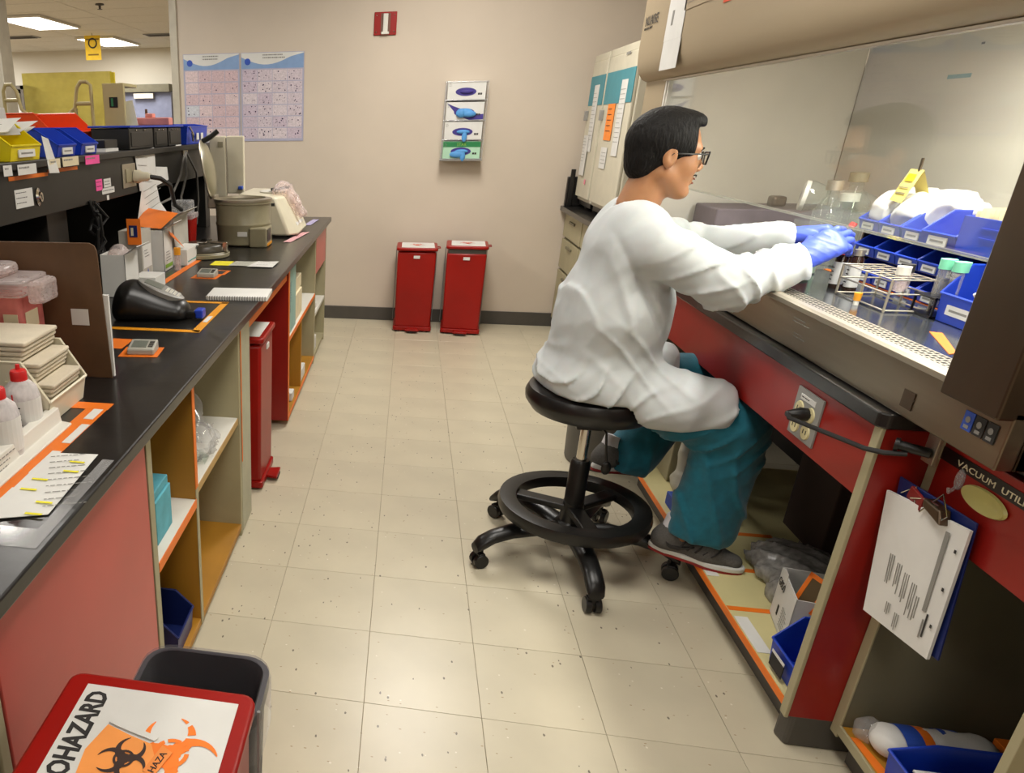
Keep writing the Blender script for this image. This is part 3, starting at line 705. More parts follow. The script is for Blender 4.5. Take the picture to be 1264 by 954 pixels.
# ================================================================ step bins
def step_bin(x, y, rz, lab, lid_open=0., lidlabel=True, h=.615, grp=None, big=False, nl=None):
    t = thing('step_on_bin', lab, 'bin', (x, y, 0), rz, grp)
    W, D = .135, .135
    vs = []
    for z, k in ((.035, .96), (h-.03, 1.0)):
        for sx, sy in ((-1, -1), (1, -1), (1, 1), (-1, 1)): vs.append((sx*W*k, sy*D*k, z))
    MB().add(vs, [(3, 2, 1, 0), (0, 1, 5, 4), (1, 2, 6, 5), (2, 3, 7, 6), (3, 0, 4, 7), (4, 5, 6, 7)]).build('body', M_redp, t, bevel=.012, world=False, smooth=True)
    MB().rbox(-W-.004, W+.004, -D-.004, D+.004, .012, .04, .015).build('skirt', M_redp, t, world=False, bevel=.003)
    if lid_open: MB().rbox(-W*.96, W*.96, -D*.96, D*.96, h-.032, h-.004, .01).build('lid_gap_shade', M_base, t, world=False)  # dark block under the raised lid, shade of the gap put in as colour
    lz = h-.022+lid_open
    ld = MB().rbox(-W-.01, W+.01, -D-.012, D+.006, lz, lz+.022, .02).build('lid', M_redp, t, world=False, bevel=.006, smooth=True)
    MB().cyl((-W, D+.008, lz+.004), (W, D+.008, lz+.004), .006, 8).build('hinge', M_redp, t, world=False)
    if not big: MB().tube([(W+.004, -D*.4, lz+.01), (W+.028, -D*.4, lz+.012), (W+.028, D*.1, lz+.012), (W+.004, D*.1, lz+.01)], .004, 6).build('lid_handle', M_redp, t, world=False)
    MB().box(-.022, .022, -D-.006, -D-.001, h-.075, h-.055).build('name_plate', M_paper, t, world=False)
    MB().prism([(-.05, -D-.05), (.05, -D-.05), (.035, -D+.01), (-.035, -D+.01)], .018, .03).build('pedal', M_redp, t, world=False, bevel=.002)
    MB().box(-.03, .03, -D-.052, -D-.03, .010, .018).build('pedal_pad', M_blkmat, t, world=False)
    for sx in (-1, 1):
        MB().cyl((sx*(W-.03), -D+.02, .0), (sx*(W-.03), -D+.02, .014), .012, 8).cyl((sx*(W-.03), D-.02, .0), (sx*(W-.03), D-.02, .014), .012, 8).build('foot', M_blkplastic, t, world=False)
        MB().cyl((sx*(W+.012), D-.01, .03), (sx*(W+.012), D+.004, h-.03), .003, 6).build('lift_rod', M_grey, t, world=False)
    if lidlabel:
        d = MB().box(-.110, .122, -.125, .116, lz+.0222, lz+.0232).build('lid_label', M_paper, t, world=False)
        if not big:
            wm = WM[t.name]; biohazard('biohazard_symbol', wm @ Vector((0, 0, lz+.0222)), wm.to_3x3() @ X_, wm.to_3x3() @ Y_, .06, mat('red_print', '#d04a30', .7), d)
    return t, lz
step_bin(.118, 4.015, 0, 'red pedal bin with a white lid label, left of the pair by the back wall')
step_bin(.468, 3.995, math.radians(-3), 'red pedal bin with its lid ajar, right of the pair by the back wall', .022)
step_bin(-.635, 1.30, math.radians(90), 'red pedal bin parked in the kneehole of the left bench', h=.665)
nb, lz = step_bin(-.287, -.875, 0, 'red biohazard bin in the lower left corner with a torn orange label on its lid', h=.66, big=True)
LZ = lz+.0234
base = MATS['paper']
lab = [c for c in nb.children if c.name.startswith('lid_label')][0]
text('BIOHAZARD', (-.358, -.772, LZ), Y_, -X_, .043, M_ink, lab, off=.0003, sx=.74, bold=.0013, align='RIGHT')
biohazard('orange_biohazard_symbol', (-.235, -.865, LZ), (1, .35, 0), (-.35, 1, 0), .070, mat('orange_ink', '#ef7a1c', .7), lab, off=.0004, dirt=.08)
pt = MB().prism([(-.345, -.93), (-.31, -.935), (-.265, -.925), (-.248, -.885), (-.265, -.855), (-.30, -.845), (-.336, -.832), (-.35, -.88)], LZ+.0008, LZ+.0016).build('torn_orange_patch', mat('orange_patch', '#f39a4a', .7), lab)
biohazard('black_biohazard_symbol', (-.293, -.886, LZ+.0014), (.9, -.2, 0), (.2, .9, 0), .040, mat('brown_ink', '#35211a', .7), pt, off=.0006)
pc = MB().prism([(-.262, -.90), (-.245, -.908), (-.232, -.865), (-.249, -.855)], LZ+.0018, LZ+.0024).build('torn_tag', mat('orange_patch2', '#e98a3c', .7), lab)
text('HAZA', (-.247, -.902, LZ+.002), (.25, 1, 0), (-1, .25, 0), .013, M_ink, pc, off=.0008)
MB().prism([(-.335, -.829), (-.30, -.840), (-.262, -.850), (-.258, -.843), (-.30, -.829), (-.338, -.818)], LZ+.0018, LZ+.0026).build('torn_paper', M_paper, lab)
MB().prism([(-.35, -.932), (-.30, -.938), (-.255, -.922), (-.25, -.93), (-.29, -.952), (-.345, -.955)], LZ+.0018, LZ+.0026).build('torn_paper', M_paper, lab)
# tall grey trash can with clear liner
tc = thing('waste_bin', 'grey plastic waste bin with a clear liner behind the red biohazard bin', 'bin', (-.255, -.652, 0))
def rr(hx, hy, r, z, n=5):
    o = []
    for cx, cy, a0 in ((hx-r, hy-r, 0), (-hx+r, hy-r, 90), (-hx+r, -hy+r, 180), (hx-r, -hy+r, 270)):
        for i in range(n+1): a = math.radians(a0+90*i/n); o.append((cx+r*math.cos(a), cy+r*math.sin(a), z))
    return o
def loft(rings, cap0=True, cap1=False):
    mb = MB(); n = len(rings[0]); vs = [p for r in rings for p in r]; fs = []
    for j in range(len(rings)-1):
        for i in range(n): fs.append((j*n+i, j*n+(i+1) % n, (j+1)*n+(i+1) % n, (j+1)*n+i))
    if cap0: fs.append(tuple(range(n))[::-1])
    if cap1: fs.append(tuple((len(rings)-1)*n+i for i in range(n)))
    return mb.add(vs, fs)
loft([rr(.085, .058, .03, 0), rr(.102, .073, .040, .565), rr(.109, .079, .045, .57), rr(.109, .079, .045, .592), rr(.100, .071, .04, .592), rr(.094, .066, .035, .50), rr(.082, .055, .03, .02)], cap1=True).build('body', M_trashd, tc, world=False, smooth=True)
loft([rr(.112, .082, .046, .50), rr(.112, .082, .046, .58), rr(.109, .079, .045, .597), rr(.099, .070, .04, .597), rr(.088, .060, .035, .48), rr(.07, .045, .03, .22)], cap0=False).build('liner', M_liner, tc, world=False, smooth=True)
tc2 = thing('waste_bin', 'round grey waste bin on the floor behind the stool and the person', 'bin', (.965, 1.74, 0))
MB().lathe([(.145, 0), (.15, .01), (.168, .52), (.174, .525), (.174, .545), (.164, .545), (.16, .52), (.138, .02), (.0, .02)], 32, cap=False).build('body', M_trash, tc2, world=False, smooth=True)
# ================================================================ stool
st = thing('lab_stool', 'black round swivel stool with a footring and five castors', 'stool', (.66, .86, 0))
def W2(p): return p
MB().lathe([(.0, .548), (.12, .550), (.185, .562), (.205, .590), (.207, .612), (.197, .634), (.17, .640), (.09, .622), (.0, .618)], 40, cap=False).build('seat', M_seat, st, world=False, smooth=True)
MB().box(-.08, .08, -.08, .08, .53, .552).box(-.04, .04, -.04, .04, .50, .53).build('seat_plate', M_blkplastic, st, world=False, bevel=.004)
MB().cyl((0, 0, .36), (0, 0, .53), .0165, 20).build('gas_piston', M_chrome, st, world=False, smooth=True)
MB().lathe([(.032, .10), (.032, .37), (.026, .38), (.0, .38)], 20).build('column_sleeve', M_blkplastic, st, world=False, smooth=True)
lv = MB().tube([(.03, -.02, .52), (.05, -.05, .50), (.055, -.065, .44), (.06, -.07, .41)], .004, 6).build('height_lever', M_blkplastic, st, world=False)
MB().sphere((.062, -.072, .385), (.016, .008, .024), 10, 8).build('lever_paddle', M_blkplastic, lv, world=False, smooth=True)
ring = MB(); k = 44; prof = [(.245, .180), (.250, .20), (.245, .220), (.215, .224), (.190, .220), (.186, .20), (.190, .180), (.215, .176)]
vs = []; fs = []
for i in range(k):
    a = 2*math.pi*i/k
    for r_, z in prof: vs.append((r_*math.cos(a), r_*math.sin(a), z))
for i in range(k):
    for j in range(8): fs.append((i*8+j, ((i+1) % k)*8+j, ((i+1) % k)*8+(j+1) % 8, i*8+(j+1) % 8))
ring.add(vs, fs).build('footring', M_blkplastic, st, world=False, smooth=True)
for q in range(3):
    a = math.radians(38+120*q)
    MB().box(.02, .20, -.026, .026, .186, .208, RZ(a)).build('ring_spoke', M_blkplastic, st, world=False, bevel=.005)
MB().lathe([(.05, .075), (.058, .09), (.056, .135), (.04, .15), (.034, .22), (.0, .22)], 20).build('hub', M_blkplastic, st, world=False, smooth=True)
for q in range(5):
    a = math.atan2(.738-.86, .353-.66)+q*2*math.pi/5; c, s = math.cos(a), math.sin(a)
    pr = []
    rings = []
    for r_, z, wd, hh in ((.03, .112, .040, .028), (.12, .128, .036, .026), (.22, .126, .032, .024), (.29, .112, .030, .024), (.33, .092, .030, .026), (.352, .074, .024, .016)):
        ringp = []
        for i in range(12):
            t_ = 2*math.pi*i/12; oy, oz = wd*math.cos(t_), hh*math.sin(t_)
            ringp.append((r_*c-oy*s, r_*s+oy*c, z+oz))
        rings.append(ringp)
    lg = loft(rings, cap1=True).build('leg', M_blkplastic, st, world=False, smooth=True)
    cs_ = MB().cyl((.325*c, .325*s, .05), (.325*c, .325*s, .085), .008, 8)
    for o_ in (-1, 1):
        p = Vector((.33*c, .33*s, .026)); tdir = Vector((-s, c, 0))
        cs_.cyl(p+tdir*(.006*o_), p+tdir*(.024*o_), .026, 16)
    cs_.box(-.012, .012, -.02, .02, .03, .056, T(.33*c, .33*s, 0) @ RZ(a))
    cs_.build('castor', M_blkplastic, lg, world=False, smooth=True, bevel=.002)
# ================================================================ the person
pe = thing('person', 'seated person in white gown, teal trousers, glasses and violet gloves, reaching into the fume cabinet', 'person', (.66, .88, 0))
SR, SL = (.730, .725, 1.10), (.745, 1.06, 1.11)          # near (right) and far shoulder
ER, EL = (.905, .66, 1.02), (.965, 1.10, 1.055)           # elbows
WR, WL = (1.118, .745, 1.078), (1.128, .875, 1.118)        # wrists
HC = Vector((.752, .885, 1.345))                           # head centre
# --- head in its own frame, facing +X, turned a little towards +Y
HM = T(*HC) @ RZ(math.radians(0)) @ RY(math.radians(5)) @ Matrix.Scale(.98, 4)
HI = np.array(HM.inverted())
def hl(x, y, z): return tuple(HI[i, 0]*x+HI[i, 1]*y+HI[i, 2]*z+HI[i, 3] for i in range(3))
def head_sdf(x, y, z):
    x, y, z = hl(x, y, z); ya = np.abs(y)
    f = el(x, y, z, (-.014, 0, .032), (.094, .074, .088))
    f = smin(f, el(x, y, z, (.030, 0, -.030), (.058, .058, .080)), .03)
    f = smin(f, rc(x, ya, z, (-.005, .050, -.052), (.056, .016, -.098), .023, .020), .025)
    f = smin(f, el(x, y, z, (.069, 0, -.100), (.020, .022, .018)), .015)
    f = smin(f, el(x, ya, z, (.052, .036, -.028), (.026, .024, .026)), .02)
    f = smin(f, rc(x, ya, z, (.080, 0, .024), (.070, .038, .022), .010, .010), .014)
    f = smax(f, -el(x, ya, z, (.094, .032, .004), (.017, .018, .013)), .010)
    f = smin(f, rc(x, y, z, (.082, 0, .010), (.101, 0, -.026), .0075, .0085), .008)
    f = smin(f, el(x, ya, z, (.092, .011, -.032), (.010, .008, .008)), .006)
    f = smin(f, rc(x, ya, z, (.086, 0, -.058), (.078, .018, -.060), .0070, .0045), .005)
    f = smin(f, rc(x, ya, z, (.084, 0, -.071), (.077, .017, -.068), .0075, .0045), .005)
    f = smax(f, -rc(x, ya, z, (.094, 0, -.0645), (.086, .018, -.0645), .0016, .001), .002)
    e = el(x, ya, z, (-.010, .077, -.004), (.019, .009, .032)); e = smax(e, -el(x, ya, z, (-.006, .088, .000), (.011, .007, .020)), .004)
    f = smin(f, e, .006)
    return f
HD0 = HC - Vector((.14, .12, .15)); HD1 = HC + Vector((.15, .12, .15))
NB, NT = (.700, .89, 1.20), tuple(HM @ Vector((-.025, 0, -.055)))
def body_sdf(x, y, z):
    g = un(.04, rc(x, y, z, (.65, .89, .70), (.69, .89, .95), .115, .11, (1, 1.3, 1)), rc(x, y, z, (.69, .89, .95), (.70, .89, 1.10), .11, .085, (1, 1.5, 1)),
           rc(x, y, z, SR, ER, .045, .036), rc(x, y, z, ER, WR, .036, .024), rc(x, y, z, SL, EL, .045, .036), rc(x, y, z, EL, WL, .036, .024),
           rc(x, y, z, (.66, .80, .68), (1.02, .71, .60), .07, .05), rc(x, y, z, (1.02, .71, .60), (.965, .712, .20), .045, .03),
           rc(x, y, z, (.66, .98, .68), (1.02, 1.08, .62), .07, .05), rc(x, y, z, (1.02, 1.08, .62), (.80, 1.02, .32), .045, .03))
    g = smin(g, rc(x, y, z, WR, (1.165, .757, 1.10), .02, .02), .02); g = smin(g, rc(x, y, z, WL, (1.17, .86, 1.13), .02, .02), .02)
    n_ = rc(x, y, z, NB, NT, .060, .052); g = smin(g, n_, .03)
    return g
def full_body(x, y, z):
    g = body_sdf(x, y, z)
    r_ = np.sqrt((x-.66)**2+(y-.86)**2); g = smax(g, -smax(r_-.215, z-.650, .01), .01)
    return smin(g, head_sdf(x, y, z), .02)
# one continuous skin: coarse body below the collar, fine head and neck above, same field
P1, F1 = nets(full_body, (.48, .52, .12), (1.24, 1.2, 1.50), .012)
P2, F2 = nets(full_body, tuple(HD0-Vector((0, 0, .06))), tuple(HD1), .0032)
zc = 1.215
def part_of(P, F, keep):
    F = F[(F >= 0).all(1)]; k = keep(P); F = F[k[F].all(1)]; u, inv = np.unique(F, return_inverse=True); return P[u], inv.reshape(F.shape)
A, FA = part_of(P1, F1, lambda P: P[:, 2] < zc+.006)
B, FB = part_of(P2, F2, lambda P: P[:, 2] > zc-.004)
PP = np.concatenate([A, B]) - np.array([.66, .88, 0]); FF = np.concatenate([FA, FB+len(A)])
me = bpy.data.meshes.new('body'); me.from_pydata(PP.tolist(), [], FF.tolist()); me.update()
bm = bmesh.new(); bm.from_mesh(me); bmesh.ops.smooth_vert(bm, verts=bm.verts, factor=.5, use_axis_x=True, use_axis_y=True, use_axis_z=True); bmesh.ops.recalc_face_normals(bm, faces=bm.faces); bm.to_mesh(me); bm.free()
body = link('body', me, M_skin, pe, smooth='all')
WM['body_h'] = HM
def hb(mb, name, m, par, smooth=True, **k):
    mb2 = MB(); mb2.v = [tuple(HM @ Vector(v)) for v in mb.v]; mb2.f = mb.f
    return mb2.build(name, m, par, smooth=smooth, **k)
M_eye = mat('eye_white', '#d8d0c8', .2); M_iris = mat('iris_brown', '#1d100a', .2)
for s_ in (-1, 1):
    e_ = hb(MB().sphere((.074, s_*.031, .003), .0125, 14, 10), 'eye', M_eye, body)
    hb(MB().sphere((.0835, s_*.031, .002), (.004, .0055, .0055), 10, 8), 'iris', M_iris, e_)
    hb(MB().tube([(.086, s_*.014, .022), (.087, s_*.028, .026), (.076, s_*.047, .020)], [.0022, .0036, .0018], 6), 'eyebrow', M_hair, body)
hb(MB().tube([(.0925, -.012, -.0605), (.0945, 0, -.0585), (.0925, .012, -.0605)], [.0015, .0028, .0015], 6), 'upper_lip', M_lip, body)
hb(MB().tube([(.0905, -.011, -.0705), (.0925, 0, -.0715), (.0905, .011, -.0705)], [.0015, .0032, .0015], 6), 'lower_lip', M_lip, body)
hb(MB().tube([(.0925, -.016, -.053), (.0965, -.004, -.0485)], [.0012, .0020], 5).tube([(.0925, .016, -.053), (.0965, .004, -.0485)], [.0012, .0020], 5), 'moustache', M_hair, body)
def hair_sdf(x, y, z):
    wx, wy, wz = x, y, z
    x, y, z = hl(x, y, z); ya = np.abs(y)
    f = el(x, y, z, (-.016, 0, .036), (.106, .085, .096))
    f = smin(f, el(x, y, z, (.040, 0, .098), (.040, .055, .022)), .02)
    f = smin(f, el(x, y, z, (-.062, 0, -.025), (.046, .062, .055)), .02)
    f = f + .0006*np.sin(x*260+np.sin(z*90)*2)*np.sin(ya*300+x*80)
    f = smax(f, -el(x, y, z, (.120, 0, .006), (.066, .105, .090)), .004)           # face
    f = smax(f, -el(x, ya, z, (.045, .09, -.055), (.055, .06, .062)), .004)          # cheek below sideburn
    f = smax(f, -el(x, ya, z, (-.004, .088, -.018), (.022, .03, .034)), .003)        # ear
    f = smax(f, -(z+.080+.0*x), .006)
    f = smax(f, -smax(.060-x-.12*(z-.02), z-.082-.0*x, .008), .006)
    f = smax(f, (x-.088), .012)
    return f
nbuild('hair', hair_sdf, tuple(HD0), tuple(HD1), .0034, M_hair, pe, 1)
# glasses
gl = hb(MB(), 'x', M_blkplastic, pe) if False else None
gm_ = MB()
for s_ in (-1, 1):
    q = [(.101, s_*.009, .016), (.099, s_*.050, .017), (.098, s_*.052, .010), (.098, s_*.046, -.016), (.102, s_*.014, -.016), (.103, s_*.009, -.008)]
    gm_.tube(q, .0026, 6, closed=True)
    gm_.tube([(.099, s_*.051, .012), (.088, s_*.066, .011), (.04, s_*.074, .008), (-.004, s_*.080, .006), (-.02, s_*.079, -.012)], .0022, 6)
gm_.tube([(.101, -.009, .010), (.103, 0, .011), (.101, .009, .010)], .0022, 6)
gf = hb(gm_, 'glasses', M_blkplastic, pe)
for s_ in (-1, 1): hb(MB().add([(.101, s_*.009, .016), (.099, s_*.050, .017), (.098, s_*.046, -.016), (.102, s_*.014, -.016)], [(0, 1, 2, 3)]), 'lens', M_glass, gf, smooth=False)
# --- gown
def fold(u, w_=.42):
    """narrow raised ridge once per half turn of u"""
    return np.exp(-(np.sin(u)/w_)**2)
def wob(x, y, z, a=0.):
    return np.sin(x*11+y*7+a)*.9+np.sin(z*13-y*9+a*2)*.8+np.sin(x*23+z*19+a*3)*.35
def band(v, c, w_): return np.exp(-((v-c)/w_)**2)
def crumple(f, x, y, z, amp, seed, cell=.085):
    """crisp creased facets, only worked out close to the surface"""
    m = np.abs(f) < .03; P = np.stack([x[m], y[m], z[m]], 1).astype(np.float32)
    P = P @ np.array([[.80, .12, -.58], [-.1, 1.0, .1], [.60, 0, .80]], np.float32).T * np.array([1.5, 1.1, .62], np.float32)
    rs = np.random.RandomState(seed); ix = np.floor(P/cell).astype(np.int64); best = np.full(len(P), 9., np.float32)
    for dx in (-1, 0, 1):
        for dy in (-1, 0, 1):
            for dz in (-1, 0, 1):
                c = ix+np.array([dx, dy, dz]); h_ = (c[:, 0]*73856093 ^ c[:, 1]*19349663 ^ c[:, 2]*83492791 ^ (seed*7919)) & 0xffff
                o = np.stack([(h_*(37+k*20) % 997)/997. for k in range(3)], 1).astype(np.float32)
                best = np.minimum(best, np.linalg.norm((c+o)*cell-P, axis=1))
    g = f.copy(); g[m] = f[m] - amp*(best/cell-.45); return g
def seat_sdf(x, y, z):
    r_ = np.sqrt((x-.66)**2+(y-.86)**2); top = .640-.022*np.clip(1-r_/.17, 0, 1)
    return smax(r_-.207, z-top, .01)
def coat_sdf(x, y, z):
    f = un(.06, rc(x, y, z, (.660, .885, .68), (.680, .885, .88), .160, .150, (1, 1.22, 1)),
           rc(x, y, z, (.680, .885, .88), (.700, .888, 1.06), .150, .124, (1, 1.36, 1)),
           rc(x, y, z, (.695, .80, 1.085), (.700, .975, 1.095), .098, .095))
    f = smin(f, rc(x, y, z, (.688, .80, 1.165), (.700, .97, 1.17), .052, .052), .07)
    f = smin(f, el(x, y, z, (.60, .88, .68), (.105, .165, .065)), .05)       # cloth spread on the seat
    th = un(.05, rc(x, y, z, (.66, .79, .675), (.975, .71, .640), .112, .080), rc(x, y, z, (.70, .76, .655), (.88, .70, .612), .085, .055))
    f = smin(f, th, .05)
    f = smin(f, rc(x, y, z, (.66, .97, .68), (.90, 1.03, .665), .105, .080), .05)
    m1 = .5+.5*np.sin(x*17+z*11+y*8)
    W1 = wob(x, y, z)
    f = f - .009*fold(z*38 + x*22 + W1*1.3, .38)*band(z, .77, .09)*(.2+.8*m1)
    f = f - .010*fold(x*30 - z*34 + wob(x, y, z, 1.)*1.2, .38)*band(z, .67, .09)*(.3+.7*(1-m1))
    f = f - .009*fold((x-.60)*26 + (z-.9)*15 + wob(x, y, z, 2.)*1.0, .36)*band(z, .97, .11)*(.3+.7*m1)
    f = crumple(f, x, y, z, .010, 5)
    f = f + .014*band((x-.70)*.85+(z-1.0)*.52, 0, .010)*np.clip((.80-y)*10, 0, 1)*band(z, .98, .14)   # armhole crease
    f = smax(f, (z-1.238-.35*(.72-x)), .02)
    sl = un(.03, rc(x, y, z, SR, ER, .077, .064), rc(x, y, z, ER, (WR[0]-.035, WR[1]-.012, WR[2]-.008), .066, .048))
    sl = smin(sl, el(x, y, z, (1.050, .712, 1.048), (.052, .046, .047)), .03)
    sl = sl - .010*fold(x*45 + z*28 + np.sin(y*30+z*20)*1.0, .4)*np.clip((x-.80)*7, 0, 1) - .008*fold(x*22-z*45+y*11+W1*.7, .35)*band(x, .82, .10); sl = crumple(sl, x, y, z, .008, 8)
    s2 = un(.03, rc(x, y, z, SL, EL, .074, .060), rc(x, y, z, EL, WL, .060, .047))
    s2 = s2 - .009*fold(x*42 - z*28 + y*25 + W1*.6, .4)
    f = smin(smin(f, sl, .022), s2, .022)
    cyl = np.sqrt((x-.702)**2+(y-.888)**2)
    f = smax(f, -(np.where(z > 1.19, cyl-.064, 1)), .008)
    f = np.where(((x > 1.10) & (y < .82)), smax(f, (x-1.112)*.95+(z-1.08)*.35, .004), f)
    f = np.where(((x > 1.08) & (y >= .82)), smax(f, (x-1.122), .004), f)
    hem = (x-.985)*.95 + (y-.70)*.2 - (z-.64)*.25
    f = smax(f, np.where(z < .85, hem, -1), .008)
    f = smax(f, np.where(z < .85, .572+.25*np.clip(x-.87, 0, .3)-z, -1), .012)
    f = smax(f, -seat_sdf(x, y, z)+.002, .008)
    return f
nbuild('gown', coat_sdf, (.44, .50, .54), (1.16, 1.24, 1.28), .006, M_coat, pe, 1)
# --- trousers
def tr_sdf(x, y, z):
    n_ = un(.03, rc(x, y, z, (.68, .80, .655), (1.03, .715, .585), .095, .084), rc(x, y, z, (1.035, .715, .585), (1.015, .712, .24), .086, .094, (1.05, .82, 1)))
    fr = un(.03, rc(x, y, z, (.68, .97, .655), (1.02, 1.08, .61), .092, .082), rc(x, y, z, (1.02, 1.08, .61), (.875, 1.045, .335), .084, .088))
    d = un(.02, n_, fr, rc(x, y, z, (.66, .80, .64), (.66, .97, .64), .09, .09))
    d = d - .009*fold(x*34 + z*9 + wob(x, y, z, 4.)*.9, .38)*np.clip((.62-z)*6, .2, 1) - .009*fold(z*40-x*34+y*6+wob(x, y, z)*.8, .35)*band(z, .53, .08); d = crumple(d, x, y, z, .007, 21)
    d = smax(d, -seat_sdf(x, y, z)+.004, .01)
    cut = np.where(y < .9, .205+(x-1.0)*-.10-z, -1); d = smax(d, cut, .004)
    cut2 = np.where(y >= .9, -(z-.30)*.85-(x-.86)*-.0 - (x-.86)*.35*-1*0, -1)
    cut2 = np.where((y >= .9) & (x < 1.1), .285+(x-.80)*-.18-z, -1); d = smax(d, cut2, .004)
    return d
nbuild('trousers', tr_sdf, (.52, .56, .16), (1.18, 1.24, .80), .007, M_scrub, pe, 1)
# --- shoes
def make_shoe(M, nm):
    Mi = np.array(M.inverted())
    def f(x, y, z):
        X, Y, Z = (Mi[i, 0]*x+Mi[i, 1]*y+Mi[i, 2]*z+Mi[i, 3] for i in range(3))
        d = un(.03, rc(X, Y, Z, (.045, 0, .05), (.16, 0, .045), .038, .038, (1, 1, 1)), rc(X, Y, Z, (.16, 0, .040), (.235, .004, .032), .040, .028, (1, 1.1, .9)), rc(X, Y, Z, (.04, 0, .05), (.055, 0, .088), .036, .034))
        d = smax(d, -rc(X, Y, Z, (.055, 0, .09), (.065, 0, .14), .026, .032), .006)
        return smax(d, .022-Z, .003)
    c = M @ Vector((.13, 0, .06)); r_ = .19
    up = nbuild(nm, f, tuple(c-Vector((r_, r_, .13))), tuple(c+Vector((r_, r_, .13))), .006, M_shoe, pe, 2)
    out = []
    for i in range(28):
        a = 2*math.pi*i/28; cx = .135+.138*math.cos(a); wd = .047+.006*math.cos(a-.3)-(.008 if abs(math.cos(a)+.2) < .35 else 0)
        out.append((cx, wd*math.sin(a)))
    def sh(mb, n_, m_, par=up, **k):
        mb.v = [tuple(M @ Vector(v)) for v in mb.v]; return mb.build(n_, m_, par, **k)
    sh(MB().prism(out, .009, .026), 'midsole', MATS['paper'], bevel=.004, smooth=True)
    sh(MB().prism([(x*.985+.002, y*.96) for x, y in out], 0, .010), 'outsole', mat('red_rubber', '#8e1f1c', .6), bevel=.002)
    for q in range(5):
        x = .10+.022*q
        sh(MB().tube([(x-.014, -.0465, .050), (x-.004, -.0415, .073-.004*q), (x+.008, -.020, .090-.005*q), (x+.010, 0, .095-.006*q), (x+.008, .020, .090-.005*q), (x-.004, .0415, .073-.004*q)], .003, 6), 'lace', M_ink)
    for s_ in (-1, 1):
        sw = [(.045, .060), (.050, .047), (.062, .041), (.085, .043), (.125, .066), (.085, .053), (.064, .051), (.053, .055)]
        sh(MB().prism(sw, s_*.036, s_*.0475, 'y'), 'side_mark', M_ink)
    sh(MB().tube([(.052, 0, .075), (.058, 0, .135)], [.033, .031], 14), 'sock', M_sock, par=pe, smooth=True)
dirn = math.atan2(.645-.745, 1.134-.884)
make_shoe(T(.885, .752, .128) @ RZ(dirn) @ RY(math.radians(3.0)), 'shoe')
make_shoe(T(.735, .985, .285) @ RZ(math.radians(38)) @ RY(math.radians(14)), 'shoe')
# --- gloves
def hand(name, wrist, mcp_dir, normal, scale, curls, thumb_side, material, spread=.10):
    """wrist point, direction to knuckles, normal = back of hand; 4 fingers curl away from the normal"""
    d = Vector(mcp_dir).normalized(); n = Vector(normal); n = (n - d*n.dot(d)).normalized(); s = n.cross(d)*thumb_side   # s points to the thumb side
    w_ = Vector(wrist); S = scale; segs = []
    segs.append((w_-d*.002*S, w_+d*.02*S, .026*S, .026*S)); pal = []
    for i, (off, L, fl) in enumerate(((.030, .075, .9), (.010, .083, 1.), (-.010, .077, .95), (-.028, .062, .78))):
        base = w_+d*.085*S+s*off*S-d*abs(off-.005)*.35*S
        pal.append((w_+s*off*.6*S, base, .019*S, .0155*S))
        p = base; a = 0.; r_ = .0105*S*(.93 if i == 3 else 1)
        for j, (l, c) in enumerate(zip((.46, .30, .24), curls[i])):
            a += c; dd = (d*math.cos(a)-n*math.sin(a) + s*spread*(off*22)*(1 if j == 0 else .5)*math.cos(a)).normalized()
            q = p+dd*L*fl*l*1.05*S*1.05; segs.append((p, q, r_*(1-.06*j), r_*(1-.06*(j+1)))); p = q
    tb = w_+d*.022*S+s*.026*S-n*.010*S; q1 = tb+(d*.75+s*.55-n*.45).normalized()*.042*S; q2 = q1+(d*.95+s*.05-n*.45).normalized()*.032*S; q3 = q2+(d*.95-s*.25-n*.35).normalized()*.026*S
    th = [(tb, q1, .017*S, .0135*S), (q1, q2, .0125*S, .0115*S), (q2, q3, .0115*S, .0095*S)]
    def f(x, y, z):
        g = None
        for a, b, ra, rb in pal:
            v = rc(x, y, z, a, b, ra, rb); g = v if g is None else smin(g, v, .016*S)
        for k_, (a, b, ra, rb) in enumerate([segs[0]]): g = smin(g, rc(x, y, z, a, b, ra, rb), .012*S)
        fl_ = None
        for i in range(4):
            c = None
            for a, b, ra, rb in segs[1+3*i:4+3*i]:
                v = rc(x, y, z, a, b, ra, rb); c = v if c is None else smin(c, v, .004*S)
            fl_ = c if fl_ is None else np.minimum(fl_, c)
        t_ = None
        for a, b, ra, rb in th:
            v = rc(x, y, z, a, b, ra, rb); t_ = v if t_ is None else smin(t_, v, .005*S)
        g = smin(g, fl_, .006*S); g = smin(g, t_, .008*S)
        dd = (x-w_[0])*d[0]+(y-w_[1])*d[1]+(z-w_[2])*d[2]
        g = g - .0012*fold((x*90+z*130+np.sin(y*60)*1.5))*(dd < .07)
        return g
    c = w_+d*.06*S; r_ = .15*S
    return nbuild(name, f, tuple(c-Vector((r_, r_, r_*.8))), tuple(c+Vector((r_, r_, r_*.8))), .0024, material, pe, 1)
hand('glove', (1.118, .748, 1.085), (.78, .10, .50), (-.32, -.70, .60), 1.0, ((.35, .5, .3), (.45, .6, .4), (.5, .7, .4), (.55, .7, .4)), 1, M_glove)
hand('glove', (1.125, .872, 1.120), (.93, -.30, .16), (-.1, .55, .80), 1.0, ((.45, .6, .3), (.5, .7, .4), (.6, .7, .4), (.6, .7, .4)), -1, M_glove)
